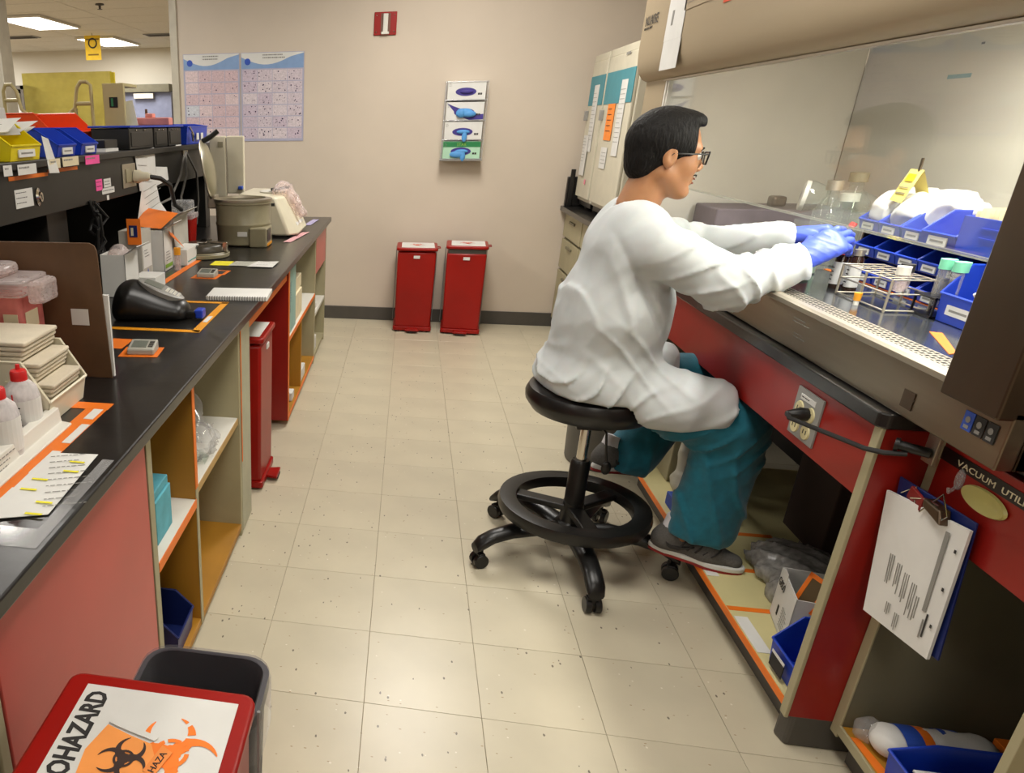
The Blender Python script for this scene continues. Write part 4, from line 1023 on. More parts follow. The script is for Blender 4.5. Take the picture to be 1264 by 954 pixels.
# ================================================================ open-fronted stacking bins
def stack_bin(x, y, z, rz, W, D, H, m, lab, grp=None, slant=.30, front=.42, card=True, name='storage_bin', cat='bin', low=.0):
    """local: opening faces -Y, origin at the base centre"""
    t = thing(name, lab, cat, (x, y, z), rz, grp); t_ = .003; w2, d2 = W/2, D/2
    fh = H*front; yc = -d2+D*slant
    side = [(-d2*.93, 0), (d2*.96, 0), (d2, H), (yc, H), (-d2, fh)]
    mb = MB()
    mb.prism(side, -w2, -w2+t_, 'x').prism(side, w2-t_, w2, 'x')
    mb.box(-w2, w2, d2*.96-t_, d2*.98, 0, H).box(-w2, w2, -d2*.93, d2*.96, 0, t_)
    mb.prism([(-d2*.93, 0), (-d2, fh), (-d2+t_, fh), (-d2*.93+t_, 0)], -w2, w2, 'x')
    b = mb.build('tray', m, t, world=False, bevel=.0012, seg=1)
    rim = MB(); rp = .006
    for sx in (-1, 1):
        rim.tube([(sx*w2, d2, H), (sx*w2, yc, H), (sx*w2, -d2, fh)], .0035, 6)
    rim.tube([(-w2, d2, H), (w2, d2, H)], .0035, 6).tube([(-w2, -d2, fh), (w2, -d2, fh)], .0035, 6)
    for sx in (-1, 1): rim.box(sx*w2+(0 if sx > 0 else -.004), sx*w2+(.004 if sx > 0 else 0), -d2*.5, -d2*.44, H*.15, H*.7)
    rim.build('rim', m, t, world=False)
    if card:
        cw = W*.55; ch = min(.022, fh*.6)
        c = MB().box(-cw/2, cw/2, -d2*.985-.0022, -d2*.965-.001, fh*.5-ch/2, fh*.5+ch/2).build('label_card', M_paper, t, world=False)
        MB().box(-cw*.36, cw*.36, -d2*.985-.0027, -d2*.985-.0022, fh*.5-.0025, fh*.5+.0025).build('print', M_greyink, c, world=False)
    return t
PX = math.radians(90)     # opening faces +X
NX = math.radians(-90)    # opening faces -X
def sheet(name, lab, cat, pts, m, th=.0008, n=0, group=None, hl=False, base=None):
    """a loose sheet of paper: 4 corners (lower left, lower right, upper right, upper left)"""
    a, b, c, d = [Vector(p) for p in pts]; t = thing(name, lab, cat, tuple(base or a), 0, group)
    nn = (b-a).cross(d-a).normalized()*th; k = 6; vs = []; fs = []
    rd = random.Random(int(abs(a.x)*999))
    for s_ in (0, 1):
        for i in range(k+1):
            for j in range(k+1):
                u, v = i/k, j/k; p = a*(1-u)*(1-v)+b*u*(1-v)+c*u*v+d*(1-u)*v
                p = p + nn*(s_+(.8+.8*math.sin(u*5+v*3)))
                vs.append(p)
    q = (k+1)**2; I = lambda s_, i, j: s_*q+i*(k+1)+j
    for i in range(k):
        for j in range(k):
            for s_ in (0, 1): fs.append((I(s_, i, j), I(s_, i+1, j), I(s_, i+1, j+1), I(s_, i, j+1)))
    for i in range(k):
        fs += [(I(0, i, 0), I(0, i+1, 0), I(1, i+1, 0), I(1, i, 0)), (I(0, i, k), I(0, i+1, k), I(1, i+1, k), I(1, i, k)), (I(0, 0, i), I(0, 0, i+1), I(1, 0, i+1), I(1, 0, i)), (I(0, k, i), I(0, k, i+1), I(1, k, i+1), I(1, k, i))]
    sh = MB().add(vs, fs).build('sheet', m, t)
    if n:
        w_ = (b-a).length; h_ = (d-a).length; r = (b-a).normalized(); u = nn.normalized().cross(r)
        lines('print', d+r*w_*.1-(d-a).normalized()*h_*.10, r, (d-a)-r*((d-a).dot(r)), w_*.78, n, h_*.84/n, M_greyink, sh, off=th*3.2, seed=n, hh=min(.0022, h_/n*.35))
    return t
SHZ = 1.342
# --- on the black shelf
stack_bin(-1.27, .43, SHZ, PX, .13, .26, .09, M_blue, 'blue bin cut off by the left photo edge, on the black shelf', 'bins on the black shelf', card=False)
stack_bin(-1.265, .66, SHZ, PX, .19, .27, .105, M_yellow, 'bright yellow bin full of papers on the black shelf', 'bins on the black shelf')
stack_bin(-1.27, .965, SHZ, PX, .145, .27, .09, M_blue, 'blue bin beside the yellow bin on the black shelf', 'bins on the black shelf')
stack_bin(-1.27, 1.16, SHZ, PX, .145, .27, .09, M_blue, 'blue bin partly under the orange bin on the black shelf', 'bins on the black shelf')
stack_bin(-1.57, 1.70, SHZ, PX-.35, .25, .34, .15, M_ored, 'orange red bin behind the blue bins on the black shelf', 'bins on the black shelf', card=False, front=.5)
rd = random.Random(5)
for k in range(6):
    y = .60+.027*k; x = -1.22-.02*(k % 3); dx = rd.uniform(-.05, .05); dz = rd.uniform(-.025, .005)
    sheet('folded_paper', ['crumpled white slip at the left of the yellow bin', 'white slip rising from the middle of the yellow bin', 'slip with violet stripes in the yellow bin', 'long slip sticking out of the yellow bin towards the blue bins', 'white slip leaning over the right rim of the yellow bin', 'lowest slip between the yellow and blue bins'][k], 'paper',
          [(x-.08, y, SHZ+.08+dz), (x+.05, y+.03, SHZ+.085+dz), (x+.05+dx, y+.08, SHZ+.118+dz), (x-.08+dx, y+.06, SHZ+.115+dz)], M_paper, n=3, group='slips of paper in the yellow bin')
sheet('drooping_paper', 'white slip hanging down between the yellow bin and its blue neighbour', 'paper', [(-1.128, .79, 1.298), (-1.125, .86, 1.295), (-1.135, .82, SHZ+.06), (-1.14, .785, SHZ+.07)], M_paper)
sheet('propped_folder', 'white folder with blue labels propped behind the blue bins', 'folder', [(-1.75, .95, SHZ), (-1.60, 1.45, SHZ), (-1.62, 1.45, SHZ+.17), (-1.77, .95, SHZ+.20)], M_paper, n=3)
t = thing('black_case', 'flat black box with a white card right of the orange bin on the shelf', 'box', (-1.28, 1.55, SHZ))
MB().box(-1.33, -1.18, 1.42, 1.56, SHZ, SHZ+.012).build('white_card', M_paper, t); MB().box(-1.34, -1.19, 1.44, 1.58, SHZ+.013, SHZ+.045).build('lid', M_blkplastic, t, bevel=.003)
# beige rack with yellow film
bk = thing('beige_rack', 'beige metal rack with loop handles and a square hole, standing on the shelf', 'rack', (-1.6, 2.1, SHZ))
MB().box(-1.42, -1.315, 2.03, 2.05, SHZ, 1.625).box(-1.42, -1.315, 2.05, 2.22, 1.61, 1.625).build('side_panel', mat('beige_enamel', '#b5a875', .5, noise=.03), bk, bevel=.003)
MB().box(-1.388, -1.348, 2.026, 2.031, 1.52, 1.565).build('square_hole', M_dark, bk)
MB().box(-1.378, -1.368, 2.024, 2.027, 1.525, 1.56).build('green_card', M_dgreen, bk)
fb = MATS['beige_enamel']
for q in ([(-1.49, 2.06, SHZ), (-1.49, 2.06, 1.62), (-1.51, 2.06, 1.635), (-1.54, 2.06, 1.635), (-1.56, 2.06, 1.61), (-1.58, 2.06, 1.52), (-1.62, 2.06, 1.49), (-1.82, 2.06, 1.49), (-1.86, 2.06, 1.52), (-1.875, 2.06, 1.60), (-1.90, 2.06, 1.63), (-1.93, 2.06, 1.63), (-1.945, 2.06, 1.60), (-1.945, 2.06, SHZ)],
          [(-1.49, 2.06, 1.54), (-1.57, 2.06, 1.54)], [(-1.49, 2.06, 1.43), (-1.945, 2.06, 1.43)], [(-1.575, 2.06, 1.52), (-1.575, 2.06, SHZ)], [(-1.66, 2.06, 1.49), (-1.66, 2.06, SHZ)], [(-1.75, 2.06, 1.49), (-1.75, 2.06, SHZ)], [(-1.84, 2.06, 1.50), (-1.84, 2.06, SHZ)], [(-1.86, 2.06, 1.56), (-1.945, 2.06, 1.56)]):
    MB().tube(q, .009, 8).build('frame_bar', fb, bk, smooth=True)
MB().box(-1.93, -1.45, 2.24, 2.245, 1.345, 1.69).build('yellow_film', M_yelsheet, bk)
MB().box(-1.455, -1.435, 2.235, 2.25, 1.45, 1.685).build('yellow_edge', M_yellow, bk)
# black storage boxes with a blue tray on top
for k, (y0, y1) in enumerate(((1.66, 1.98), (2.0, 2.2), (2.22, 2.44))):
    t = thing('black_storage_box', ('black storage box next to the beige rack on the shelf', 'middle black storage box on the shelf, under the blue tray', 'black storage box beside the far blue bin on the shelf')[k], 'box', (-1.25, (y0+y1)/2, SHZ), 0, 'black boxes on the shelf')
    MB().box(-1.34, -1.165, y0, y1, SHZ, SHZ+.088).build('body', M_blkplastic, t, bevel=.004)
    MB().box(-1.165, -1.162, y0+.02, y1-.02, SHZ+.012, SHZ+.07).build('front_panel', M_shelfblk, t, bevel=.002)
    for q in (.25, .6): MB().sphere((-1.161, y0+(y1-y0)*q, SHZ+.078), .004, 8, 5).build('stud', M_chrome, t)
t = thing('blue_tray', 'long flat blue tray lid lying on the black storage boxes', 'tray', (-1.25, 2.05, SHZ+.088)); MB().box(-1.35, -1.155, 1.65, 2.46, SHZ+.089, SHZ+.098).build('body', M_blue, t, bevel=.003)
t = stack_bin(-1.28, 2.72, SHZ, PX, .42, .26, .10, M_blue, 'wide blue bin at the far end of the black shelf', 'bins on the black shelf', front=.9, card=False)
for q in (0, 1): decal('label_card', (-1.148, 2.68+q*.09, SHZ+.022), Y_, Z_, .05, .035, M_paper, t)
MB().tube([(-1.15, 2.55, SHZ+.09), (-1.13, 2.56, SHZ+.05), (-1.14, 2.58, SHZ+.02), (-1.13, 2.53, SHZ+.06)], .006, 6).build('metal_clip', M_chrome, t)
t = thing('pink_box', 'translucent pink container standing on the blue tray by the poster', 'container', (-1.35, 2.5, SHZ+.1)); MB().box(-1.42, -1.20, 2.35, 2.42, SHZ+.0985, SHZ+.135).box(-1.33, -1.29, 2.36, 2.41, SHZ+.135, SHZ+.155).build('body', mat('coral_plastic', '#e08f80', .5), t, bevel=.005)
t = thing('tape_roll', 'white and red roll at the far end of the shelf past the blue bin', 'roll', (-1.18, 3.03, SHZ)); MB().lathe([(.04, 0), (.04, .05), (.018, .05), (.018, 0)], 20).build('body', M_paper, t, world=False, smooth=True); MB().lathe([(.0405, .018), (.0405, .032)], 20, cap=False).build('red_band', M_redcap, t, world=False)
sheet('leaning_paper', 'sheet of white paper leaning behind the black storage boxes', 'paper', [(-1.45, 2.34, SHZ), (-1.33, 2.30, SHZ), (-1.38, 2.33, 1.56), (-1.48, 2.36, 1.55)], M_paper)
t = thing('marker_pen', 'dark pen standing up before the pale post', 'pen', (-1.30, 2.5, SHZ)); MB().cyl((-1.36, 2.47, SHZ+.09), (-1.36, 2.47, 1.52), .007, 10).build('barrel', M_tan, t)
# outlet, plug, cords, taped papers
ot = thing('wall_socket', 'metal socket plate with a cream plug on the black shelf front', 'socket', (SXP, 1.58, 1.24)); MB().box(SXP, SXP+.004, 1.50, 1.655, 1.195, 1.29).build('plate', M_steelL, ot, bevel=.001)
MB().box(SXP+.004, SXP+.008, 1.53, 1.60, 1.215, 1.27).build('receptacle', M_creamd, ot, bevel=.002)
pl = thing('extension_cord', 'thick grey power cord with a cream plug curving down to the boxes', 'cord', (SXP+.03, 1.62, 1.235))
MB().lathe([(.026, 0), (.028, .02), (.02, .035), (.018, .06), (.012, .07)], 16, frame((SXP+.008, 1.63, 1.235), Y_, Z_)).build('plug', M_cream, pl, smooth=True)
MB().tube([(SXP+.07, 1.63, 1.235), (SXP+.11, 1.67, 1.225), (SXP+.13, 1.75, 1.19), (SXP+.12, 1.83, 1.10), (SXP+.13, 1.90, 1.07)], .010, 8).build('cable', M_blkmat, pl, smooth=True)
sheet('taped_paper', 'white instruction sheet taped high on the black shelf front, right of the plug', 'paper', [(SXP+.004, 1.69, 1.17), (SXP+.008, 1.92, 1.155), (SXP+.006, 1.915, 1.345), (SXP+.004, 1.655, 1.33)], M_paper, n=4)
sheet('taped_paper', 'small white note right of the taped instruction sheet', 'paper', [(SXP+.004, 1.92, 1.175), (SXP+.004, 2.12, 1.19), (SXP+.004, 2.10, 1.25), (SXP+.004, 1.93, 1.26)], M_paper)
sheet('taped_paper', 'crumpled middle sheet hanging below the instruction sheet', 'paper', [(SXP+.012, 1.62, 1.06), (SXP+.02, 1.92, 1.10), (SXP+.014, 1.90, 1.17), (SXP+.008, 1.70, 1.17)], M_paper, n=4)
sheet('taped_paper', 'lowest hanging sheet, turned up over the white boxes', 'paper', [(SXP+.06, 1.78, .965), (SXP+.05, 2.02, 1.00), (SXP+.02, 1.92, 1.10), (SXP+.012, 1.62, 1.06)], M_paper, n=4)
gc = thing('grey_cable', 'pair of grey cables hanging from a clip under the far shelf', 'cable', (SXP, 2.4, 1.3))
MB().tube([(SXP+.01, 2.42, 1.31), (SXP+.03, 2.36, 1.20), (SXP+.03, 2.24, 1.10), (SXP+.03, 2.22, .98), (SXP+.03, 2.24, .87)], .007, 8).build('cable', mat('grey_cable', '#6f6c66', .5), gc, smooth=True)
MB().tube([(SXP+.01, 2.43, 1.31), (SXP+.03, 2.55, 1.20), (SXP+.02, 2.60, 1.05), (SXP+.01, 2.58, .92)], .006, 8).build('cable', MATS['grey_cable'], gc, smooth=True)
MB().tube([(SXP+.01, 2.40, 1.30), (SXP+.02, 2.28, 1.20), (SXP+.01, 2.12, 1.10), (SXP-.02, 2.0, 1.08)], .006, 8).build('cable', MATS['grey_cable'], gc, smooth=True)
MB().box(SXP, SXP+.012, 2.38, 2.46, 1.295, 1.325).build('clip', M_chrome, gc, bevel=.002)
d = decal('label_card', (SXP, 2.28, 1.325), Y_, Z_, .10, .022, M_paper, rs)
# --- on the left worktop
WZ = .8505
sc = thing('sharps_container', 'large pink sharps container with a frosted white lid beside the clipboard', 'container', (-.95, .01, WZ))
QX0, QX1, QY0, QY1 = -1.14, -.825, -.052, .070
MB().rbox(QX0, QX1, QY0, QY1, WZ, 1.08, .015).build('tub', M_clearpink, sc, smooth=True)
MB().rbox(QX0+.006, QX1-.006, QY0+.006, QY1-.006, WZ+.004, 1.0, .015).build('contents', mat('pink_fill', '#c25f5c', .6, noise=.08, nscale=25), sc)
MB().rbox(QX0-.02, QX1+.018, QY0-.016, QY1+.008, 1.08, 1.118, .02).build('lid', M_clearw, sc, bevel=.006, smooth=True)
MB().rbox(QX0+.02, QX1-.04, QY0, QY1-.01, 1.118, 1.145, .03).build('lid_dome', M_clearw, sc, bevel=.01, smooth=True)
MB().prism([(QX1+.016, QY0+.01), (QX1+.05, QY0+.03), (QX1+.05, QY1-.02), (QX1+.016, QY1)], 1.06, 1.112).build('lid_tab', M_clearw, sc, bevel=.008)
MB().lathe([(.05, 0), (.048, .04), (.036, .06), (.034, .10), (.0, .11)], 20, T(-1.03, .005, 1.145)).build('lid_funnel', M_clearw, sc, smooth=True)
YF = QY0-.0008; XF = QX1+.0008
d = decal('label', (-1.10, YF, .91), X_, Z_, .215, .13, M_card, sc); lines('print', (-.985, YF-.0006, .985), X_, Z_, .07, 4, .014, M_ink, d, seed=2)
MB().box(-.965, -.93, YF-.0022, YF-.0016, .993, 1.028).build('arrow_frame', M_ink, d); MB().box(-.962, -.933, YF-.0026, YF-.0022, .996, 1.025).build('arrow_field', M_card, d)
MB().box(-.955, -.951, YF-.003, YF-.0026, 1.0, 1.02).box(-.944, -.940, YF-.003, YF-.0026, 1.0, 1.02).build('arrows', M_ink, d)
d = decal('label', (-.868, YF, .905), X_, Z_, .036, .135, M_card, sc); lines('print', (-.866, YF-.0006, .925), X_, Z_, .03, 2, .012, M_greyink, d)
d3_ = decal('hazard_label', (XF, QY0+.02, .915), Y_, Z_, .06, .125, M_card, sc); d4_ = decal('orange_field', (XF+.0012, QY0+.022, .94), Y_, Z_, .056, .06, M_ored, d3_)
biohazard('biohazard_symbol', (XF+.0012, QY0+.05, .97), Y_, Z_, .019, M_ink, d4_, off=.0014)
# standing clipboard
cb = thing('clipboard', 'brown clipboard standing upright across the left worktop, with a white square sticker', 'clipboard', (-.78, .09, WZ))
MB().prism([(-1.02, WZ), (-.672, WZ), (-.684, 1.165), (-.690, 1.178), (-.702, 1.184), (-1.02, 1.184)], .085, .089, 'y').build('board', M_tan, cb, bevel=.0015)
MB().box(-1.0, -.668, .0895, .098, WZ+.004, 1.06).build('papers', M_paper, cb)
MB().box(-.765, -.72, .0835, .0848, .985, 1.025).build('sticker', M_paper, cb)
# white curly ornament behind: roll of labels
t = thing('label_roll', 'white rolls standing behind the brown clipboard', 'roll', (-1.22, .64, WZ))
for x in (-1.26, -1.18): MB().lathe([(.035, 0), (.035, .012), (.016, .012), (.016, 0)], 18, T(x, .64, 1.04) @ RX(math.radians(90))).build('roll', M_paper, t, smooth=True)
MB().box(-1.29, -1.15, .645, .75, WZ, 1.03).build('stand', M_blkplastic, t, bevel=.003)
# ivory bin with paper towels
t = stack_bin(-.845, -.155, WZ, PX, .185, .34, .14, M_beigebin, 'ivory stacking bin full of folded paper towels at the left edge', card=False, front=.40, slant=.16)
for k in range(3):
    q = thing('paper_towel_stack', ('folded white towels on top of the pile in the ivory bin', 'second layer of folded towels in the ivory bin', 'lowest towels slumping forward in the ivory bin')[k], 'paper towels', (-.86, -.145, WZ+.07), 0, 'paper towels in the ivory bin')
    z = WZ+.178-.045*k; dx = .05*k
    for i in range(4):
        MB().rbox(-1.0+dx*.4, -.722+dx*.5-.004*i, -.235+.003*k, -.080-.003*k, z-.0105*i-.009, z-.0105*i, .006).build('folded_towel', M_card if 0 else mat('towel_paper', '#cfc4ae', .95, bump=.1, bscale=120), q, bevel=.003)
for k, (x, y) in enumerate(((-.712, -.292), (-.70, -.40))):
    t = thing('squeeze_bottle', ('squeeze bottle with a red cap standing against the ivory bin', 'nearest squeeze bottle with a red cap, cut by the left photo edge')[k], 'bottle', (x, y, WZ), 0, 'squeeze bottles')
    MB().lathe([(.0, 0), (.034, 0), (.037, .006), (.037, .085), (.032, .105), (.018, .118), (.015, .124)], 24, cap=False).build('body', M_bottle, t, world=False, smooth=True)
    MB().lathe([(.0, .002), (.034, .002), (.034, .055), (.0, .055)], 24, cap=False).build('liquid', mat('pale_liquid', '#cfc3c6', .3), t, world=False, smooth=True)
    MB().lathe([(.017, .116), (.017, .136), (.015, .14), (.005, .142), (.004, .152), (.0, .152)], 20).build('cap', M_redcap, t, world=False, smooth=True)
    lb = MB()
    for i in range(8):
        a0, a1 = -1.5+.25*i, -1.5+.25*(i+1); r_ = .0376
        lb.add([(r_*math.cos(a0), r_*math.sin(a0), .02), (r_*math.cos(a1), r_*math.sin(a1), .02), (r_*math.cos(a1), r_*math.sin(a1), .085), (r_*math.cos(a0), r_*math.sin(a0), .085)], [(0, 1, 2, 3)])
    l_ = lb.build('label', M_paper, t, world=False, smooth=True)
    for q in range(4): MB().box(-.012, .016, -.0395, -.0385, .072-.012*q, .0745-.012*q).build('print', M_ink, l_, world=False)
    MB().tube([(.0372*math.cos(-1.55), .0372*math.sin(-1.55), .10), (.038*math.cos(-1.5), .038*math.sin(-1.5), .02)], .0015, 5).build('red_line', M_redcap, t, world=False)
fo = thing('foam_channel', 'long white foam channel lying along the orange tape in front of the bottles', 'channel', (-.66, -.42, WZ))
MB().prism([(-.688, WZ), (-.642, WZ), (-.642, WZ+.005), (-.664, WZ+.008), (-.668, WZ+.038), (-.688, WZ+.04)], -.78, -.225, 'y').build('body', M_white, fo, bevel=.002)
lines('print', (-.6655, -.55, WZ+.03), Y_, Z_, .16, 3, .010, M_greyink, fo, seed=12)
tp = thing('orange_tape', 'orange tape line with small cards along the left worktop edge', 'tape', (-.62, -.4, WZ))
MB().box(-.652, -.602, -.85, -.09, WZ, WZ+.0006).build('strip', M_orange, tp); MB().box(-.72, -.60, -.13, -.09, WZ, WZ+.0007).build('strip', M_orange, tp)
MB().box(-.632, -.610, -.19, -.13, WZ+.0007, WZ+.0014).build('label_card', M_paper, tp)
for y in (-.78, -.62, -.46, -.32): MB().box(-.622, -.603, y, y+.10, WZ+.0007, WZ+.0014).build('label_card', M_paper, tp)
t = sheet('checklist', 'white checklist with yellow highlighter marks at the near end of the left worktop', 'paper', [(-.615, -.64, WZ+.001), (-.515, -.60, WZ+.001), (-.525, -.365, WZ+.001), (-.62, -.37, WZ+.001)], M_paper, n=9)
rdd = random.Random(2)
for q in range(6): x, y = -.605+rdd.random()*.055, -.61+q*.04; MB().box(x, x+.03, y, y+.006, WZ+.0044, WZ+.0046).build('highlight', M_yeln, t)
fx = thing('clear_tape', 'crinkled clear tape film around the checklist at the worktop edge', 'tape', (-.5, -.6, WZ)); MB().box(-.60, -.487, -.70, -.645, WZ, WZ+.0008).box(-.51, -.487, -.645, -.38, WZ, WZ+.0008).build('film', M_wrap, fx)
# photometer on its tape-marked place
mk = thing('orange_tape', 'orange tape frame marking the place of the black photometer', 'tape', (-.7, .75, WZ))
for q in ([(-.93, .545), (-.575, .545), (-.575, .572), (-.93, .572)], [(-.60, .56), (-.572, .545), (-.575, .96), (-.60, .96)], [(-.74, .94), (-.575, .94), (-.575, .965), (-.74, .965)]): MB().prism(q, WZ, WZ+.0007).build('strip', M_amber, mk)
MB().box(-.596, -.580, .67, .75, WZ+.0008, WZ+.0014).build('label_card', M_paper, mk)
pm = thing('photometer', 'black wedge shaped photometer with a grey keypad and a display', 'instrument', (-.75, .70, WZ))
def wedge(x, y, z):
    d = un(.03, rc(x, y, z, (-.835, .70, .918), (-.69, .715, .882), .058, .030, (1, 1.4, 1)), rc(x, y, z, (-.86, .70, .875), (-.68, .715, .87), .045, .03, (1, 1.6, 1)))
    d = smax(d, ((z-.972)*.93+(x+.80)*.36), .012)
    return smax(d, WZ+.002-z, .006)
nbuild('housing', wedge, (-.95, .58, .84), (-.62, .84, 1.0), .005, M_blkplastic, pm, 2)
pr, pu = Vector((.115, .012, -.050)).normalized(), Vector((-.10, 1, .02)); po = Vector((-.800, .71, .968)); fmm = frame(po, pr, pu)
kp = MB().lathe([(.058, -.012), (.060, .003), (.056, .006)], 28, fmm @ T(.062, 0, 0) @ Matrix.Diagonal((1.35, .78, 1, 1))).build('keypad', M_grey, pm, smooth=True)
MB().box(.006, .066, -.022, .026, .006, .0075, fmm).build('display', M_lcd, kp)
kb = MB()
for i in range(4):
    for j in range(4): kb.box(.078+.013*i, .087+.013*i, -.020+.012*j, -.013+.012*j, .006, .008, fmm)
kb.build('buttons', M_white, kp)
MB().box(-.665, -.618, .69, .735, WZ+.004, WZ+.028).build('sample_drawer', M_blkplastic, pm, bevel=.004); MB().box(-.628, -.60, .69, .735, WZ+.006, WZ+.034).build('cuvette_tab', M_blue, pm, bevel=.004)
for k, (x, y, a, cd) in enumerate(((-.672, .315, .10, 1), (-.775, 1.42, -.05, 0))):
    t = thing('lab_timer', ('grey digital timer on an orange card near the clipboard', 'grey digital timer on an orange card in the middle of the worktop')[k], 'timer', (x, y, WZ), a)
    MB().add([(-.038, -.03, 0.001), (.038, -.03, 0.001), (.038, .035, 0.001), (-.038, .035, .001), (-.038, -.03, .018), (.038, -.03, .018), (.038, .035, .030), (-.038, .035, .030)], [(3, 2, 1, 0), (4, 5, 6, 7), (0, 1, 5, 4), (1, 2, 6, 5), (2, 3, 7, 6), (3, 0, 4, 7)]).build('case', M_cream if 0 else mat('pale_grey_plastic', '#a8a69b', .4), t, world=False, bevel=.004)
    sl_ = math.atan2(.012, .065); mm = T(0, -.03, .0182) @ RX(sl_)
    MB().box(-.028, .014, .012, .052, 0, .0012, mm).build('screen', M_lcd, t, world=False)
    for q in range(3): MB().box(.019, .032, .014+.013*q, .022+.013*q, 0, .002, mm).build('button', M_base, t, world=False)
    t = thing('orange_card', ('orange card under the nearer timer', 'orange card under the farther timer')[k], 'card', (x, y, WZ), a); MB().box(-.06, .05, -.045, .05, 0, .0009).build('card', M_orange, t, world=False)
    if k == 1: MB().box(-.03, .06, .05, .15, 0, .0009).build('card_frame', M_orange, t, world=False); MB().box(-.015, .045, .065, .135, .001, .0014).build('card_window', M_ink, t, world=False)
t = thing('orange_tape', 'short orange tape piece left of the nearer timer', 'tape', (-.77, .36, WZ)); MB().box(-.81, -.745, .34, .44, WZ, WZ+.0007).build('strip', M_orange, t)
ntb = thing('spiral_notebook', 'white spiral notebook at the front edge of the left worktop', 'notebook', (-.56, 1.07, WZ), math.radians(3))
MB().box(-.112, .112, -.075, .08, .0, .014).build('pages', M_paper, ntb, world=False, bevel=.001); MB().box(-.113, .113, -.077, .082, -.0, .001).build('back_cover', M_grey, ntb, world=False)
sp_ = MB()
for i in range(24): sp_.tube([(-.106+i*.0092, -.078+.006*math.cos(a), .008+.009*math.sin(a)) for a in (0, 1.05, 2.1, 3.14, 4.2, 5.25)], .0012, 4, closed=True)
sp_.build('spiral', M_base, ntb, world=False)
t = thing('sticky_note', 'yellow sticky note on the worktop in front of the round centrifuge', 'note', (-.8, 1.72, WZ)); MB().box(-.835, -.745, 1.69, 1.80, WZ, WZ+.0008).build('sheet', M_yeln, t)
t = sheet('worktop_card', 'pale grey card in the middle of the worktop beside the yellow note', 'card', [(-.745, 1.68, WZ+.001), (-.62, 1.68, WZ+.001), (-.60, 1.80, WZ+.001), (-.735, 1.80, WZ+.001)], mat('grey_card', '#b5b5a8', .7), n=3)
t = sheet('worktop_card', 'white card with a black mark nearer the worktop edge', 'card', [(-.655, 1.655, WZ+.003), (-.54, 1.655, WZ+.003), (-.535, 1.80, WZ+.003), (-.63, 1.80, WZ+.003)], M_paper, n=3)
t = sheet('worktop_card', 'pink and white strip beside the white centrifuge', 'card', [(-.615, 2.42, WZ+.001), (-.575, 2.42, WZ+.001), (-.525, 2.82, WZ+.001), (-.565, 2.82, WZ+.001)], mat('pink_card', '#d8a5a8', .7), n=3)
t = sheet('worktop_card', 'lilac strip behind the white centrifuge near the bench end', 'card', [(-.60, 3.15, WZ+.001), (-.56, 3.15, WZ+.001), (-.54, 3.45, WZ+.001), (-.58, 3.45, WZ+.001)], mat('lilac_card', '#a79fc0', .7))
# round centrifuge
cf = thing('centrifuge', 'round tan centrifuge with its domed lid swung open', 'centrifuge', (-.82, 2.36, WZ))
MB().lathe([(.0, .0), (.125, .0), (.138, .01), (.143, .10), (.146, .105), (.146, .112), (.142, .118), (.145, .205), (.15, .21), (.15, .226), (.128, .232), (.118, .20), (.0, .19)], 40, cap=False).build('drum', M_creamd, cf, world=False, smooth=True)
MB().lathe([(.152, .222), (.153, .232), (.12, .236), (.118, .222)], 40, cap=False).build('drum_rim', M_steelL, cf, world=False, smooth=True)
MB().box(.06, .15, -.145, .02, .0, .098).build('control_box', M_creamd, cf, world=False, bevel=.008); MB().box(.1505, .153, -.12, -.03, .03, .088).build('control_panel', M_blkplastic, cf, world=False); MB().box(.151, .1535, -.125, .0, .006, .018).build('yellow_strip', M_amber, cf, world=False)
MB().box(.0, .05, -.147, -.143, .055, .078).build('name_plate', M_paper, cf, world=False)
ldm = T(-.19, .02, .37) @ RZ(math.radians(8)) @ RY(math.radians(80))
MB().lathe([(.0, .035), (.06, .033), (.12, .02), (.148, .0), (.152, -.006), (.146, -.008), (.13, .006), (.07, .018), (.0, .022)], 36, ldm, cap=False).build('lid', M_creamd, cf, world=False, smooth=True)
MB().lathe([(.150, -.010), (.153, -.004), (.149, .002)], 36, ldm, cap=False).build('lid_seal', M_steelL, cf, world=False, smooth=True)
MB().box(-.185, -.14, -.03, .05, .18, .25).build('hinge', M_steelL, cf, world=False, bevel=.006); MB().cyl((.15, .0, .20), (.168, .0, .20), .008, 10).build('latch', M_blkplastic, cf, world=False)
MB().tube([(-.21, .0, .51), (-.17, .01, .53), (-.13, .02, .56)], .013, 8).build('lid_handle', M_blkplastic, cf, world=False)
dk = thing('rotor_lid', 'loose round dark lid with a latch on the worktop before the tan centrifuge', 'lid', (-.925, 1.93, WZ))
MB().lathe([(.0, .0), (.118, .0), (.124, .012), (.122, .022), (.112, .026), (.112, .03), (.108, .055), (.10, .062), (.0, .066)], 36, cap=False).build('body', mat('olive_enamel', '#3f3a30', .35), dk, world=False, smooth=True)
MB().lathe([(.125, .004), (.126, .018), (.114, .027)], 36, cap=False).build('rim', M_creamd, dk, world=False, smooth=True)
MB().box(-.02, .03, -.05, .05, .066, .076).box(.04, .11, -.03, -.01, .066, .074).box(.10, .125, -.035, -.005, .03, .074).build('latch_bar', M_chrome, dk, world=False, bevel=.003)
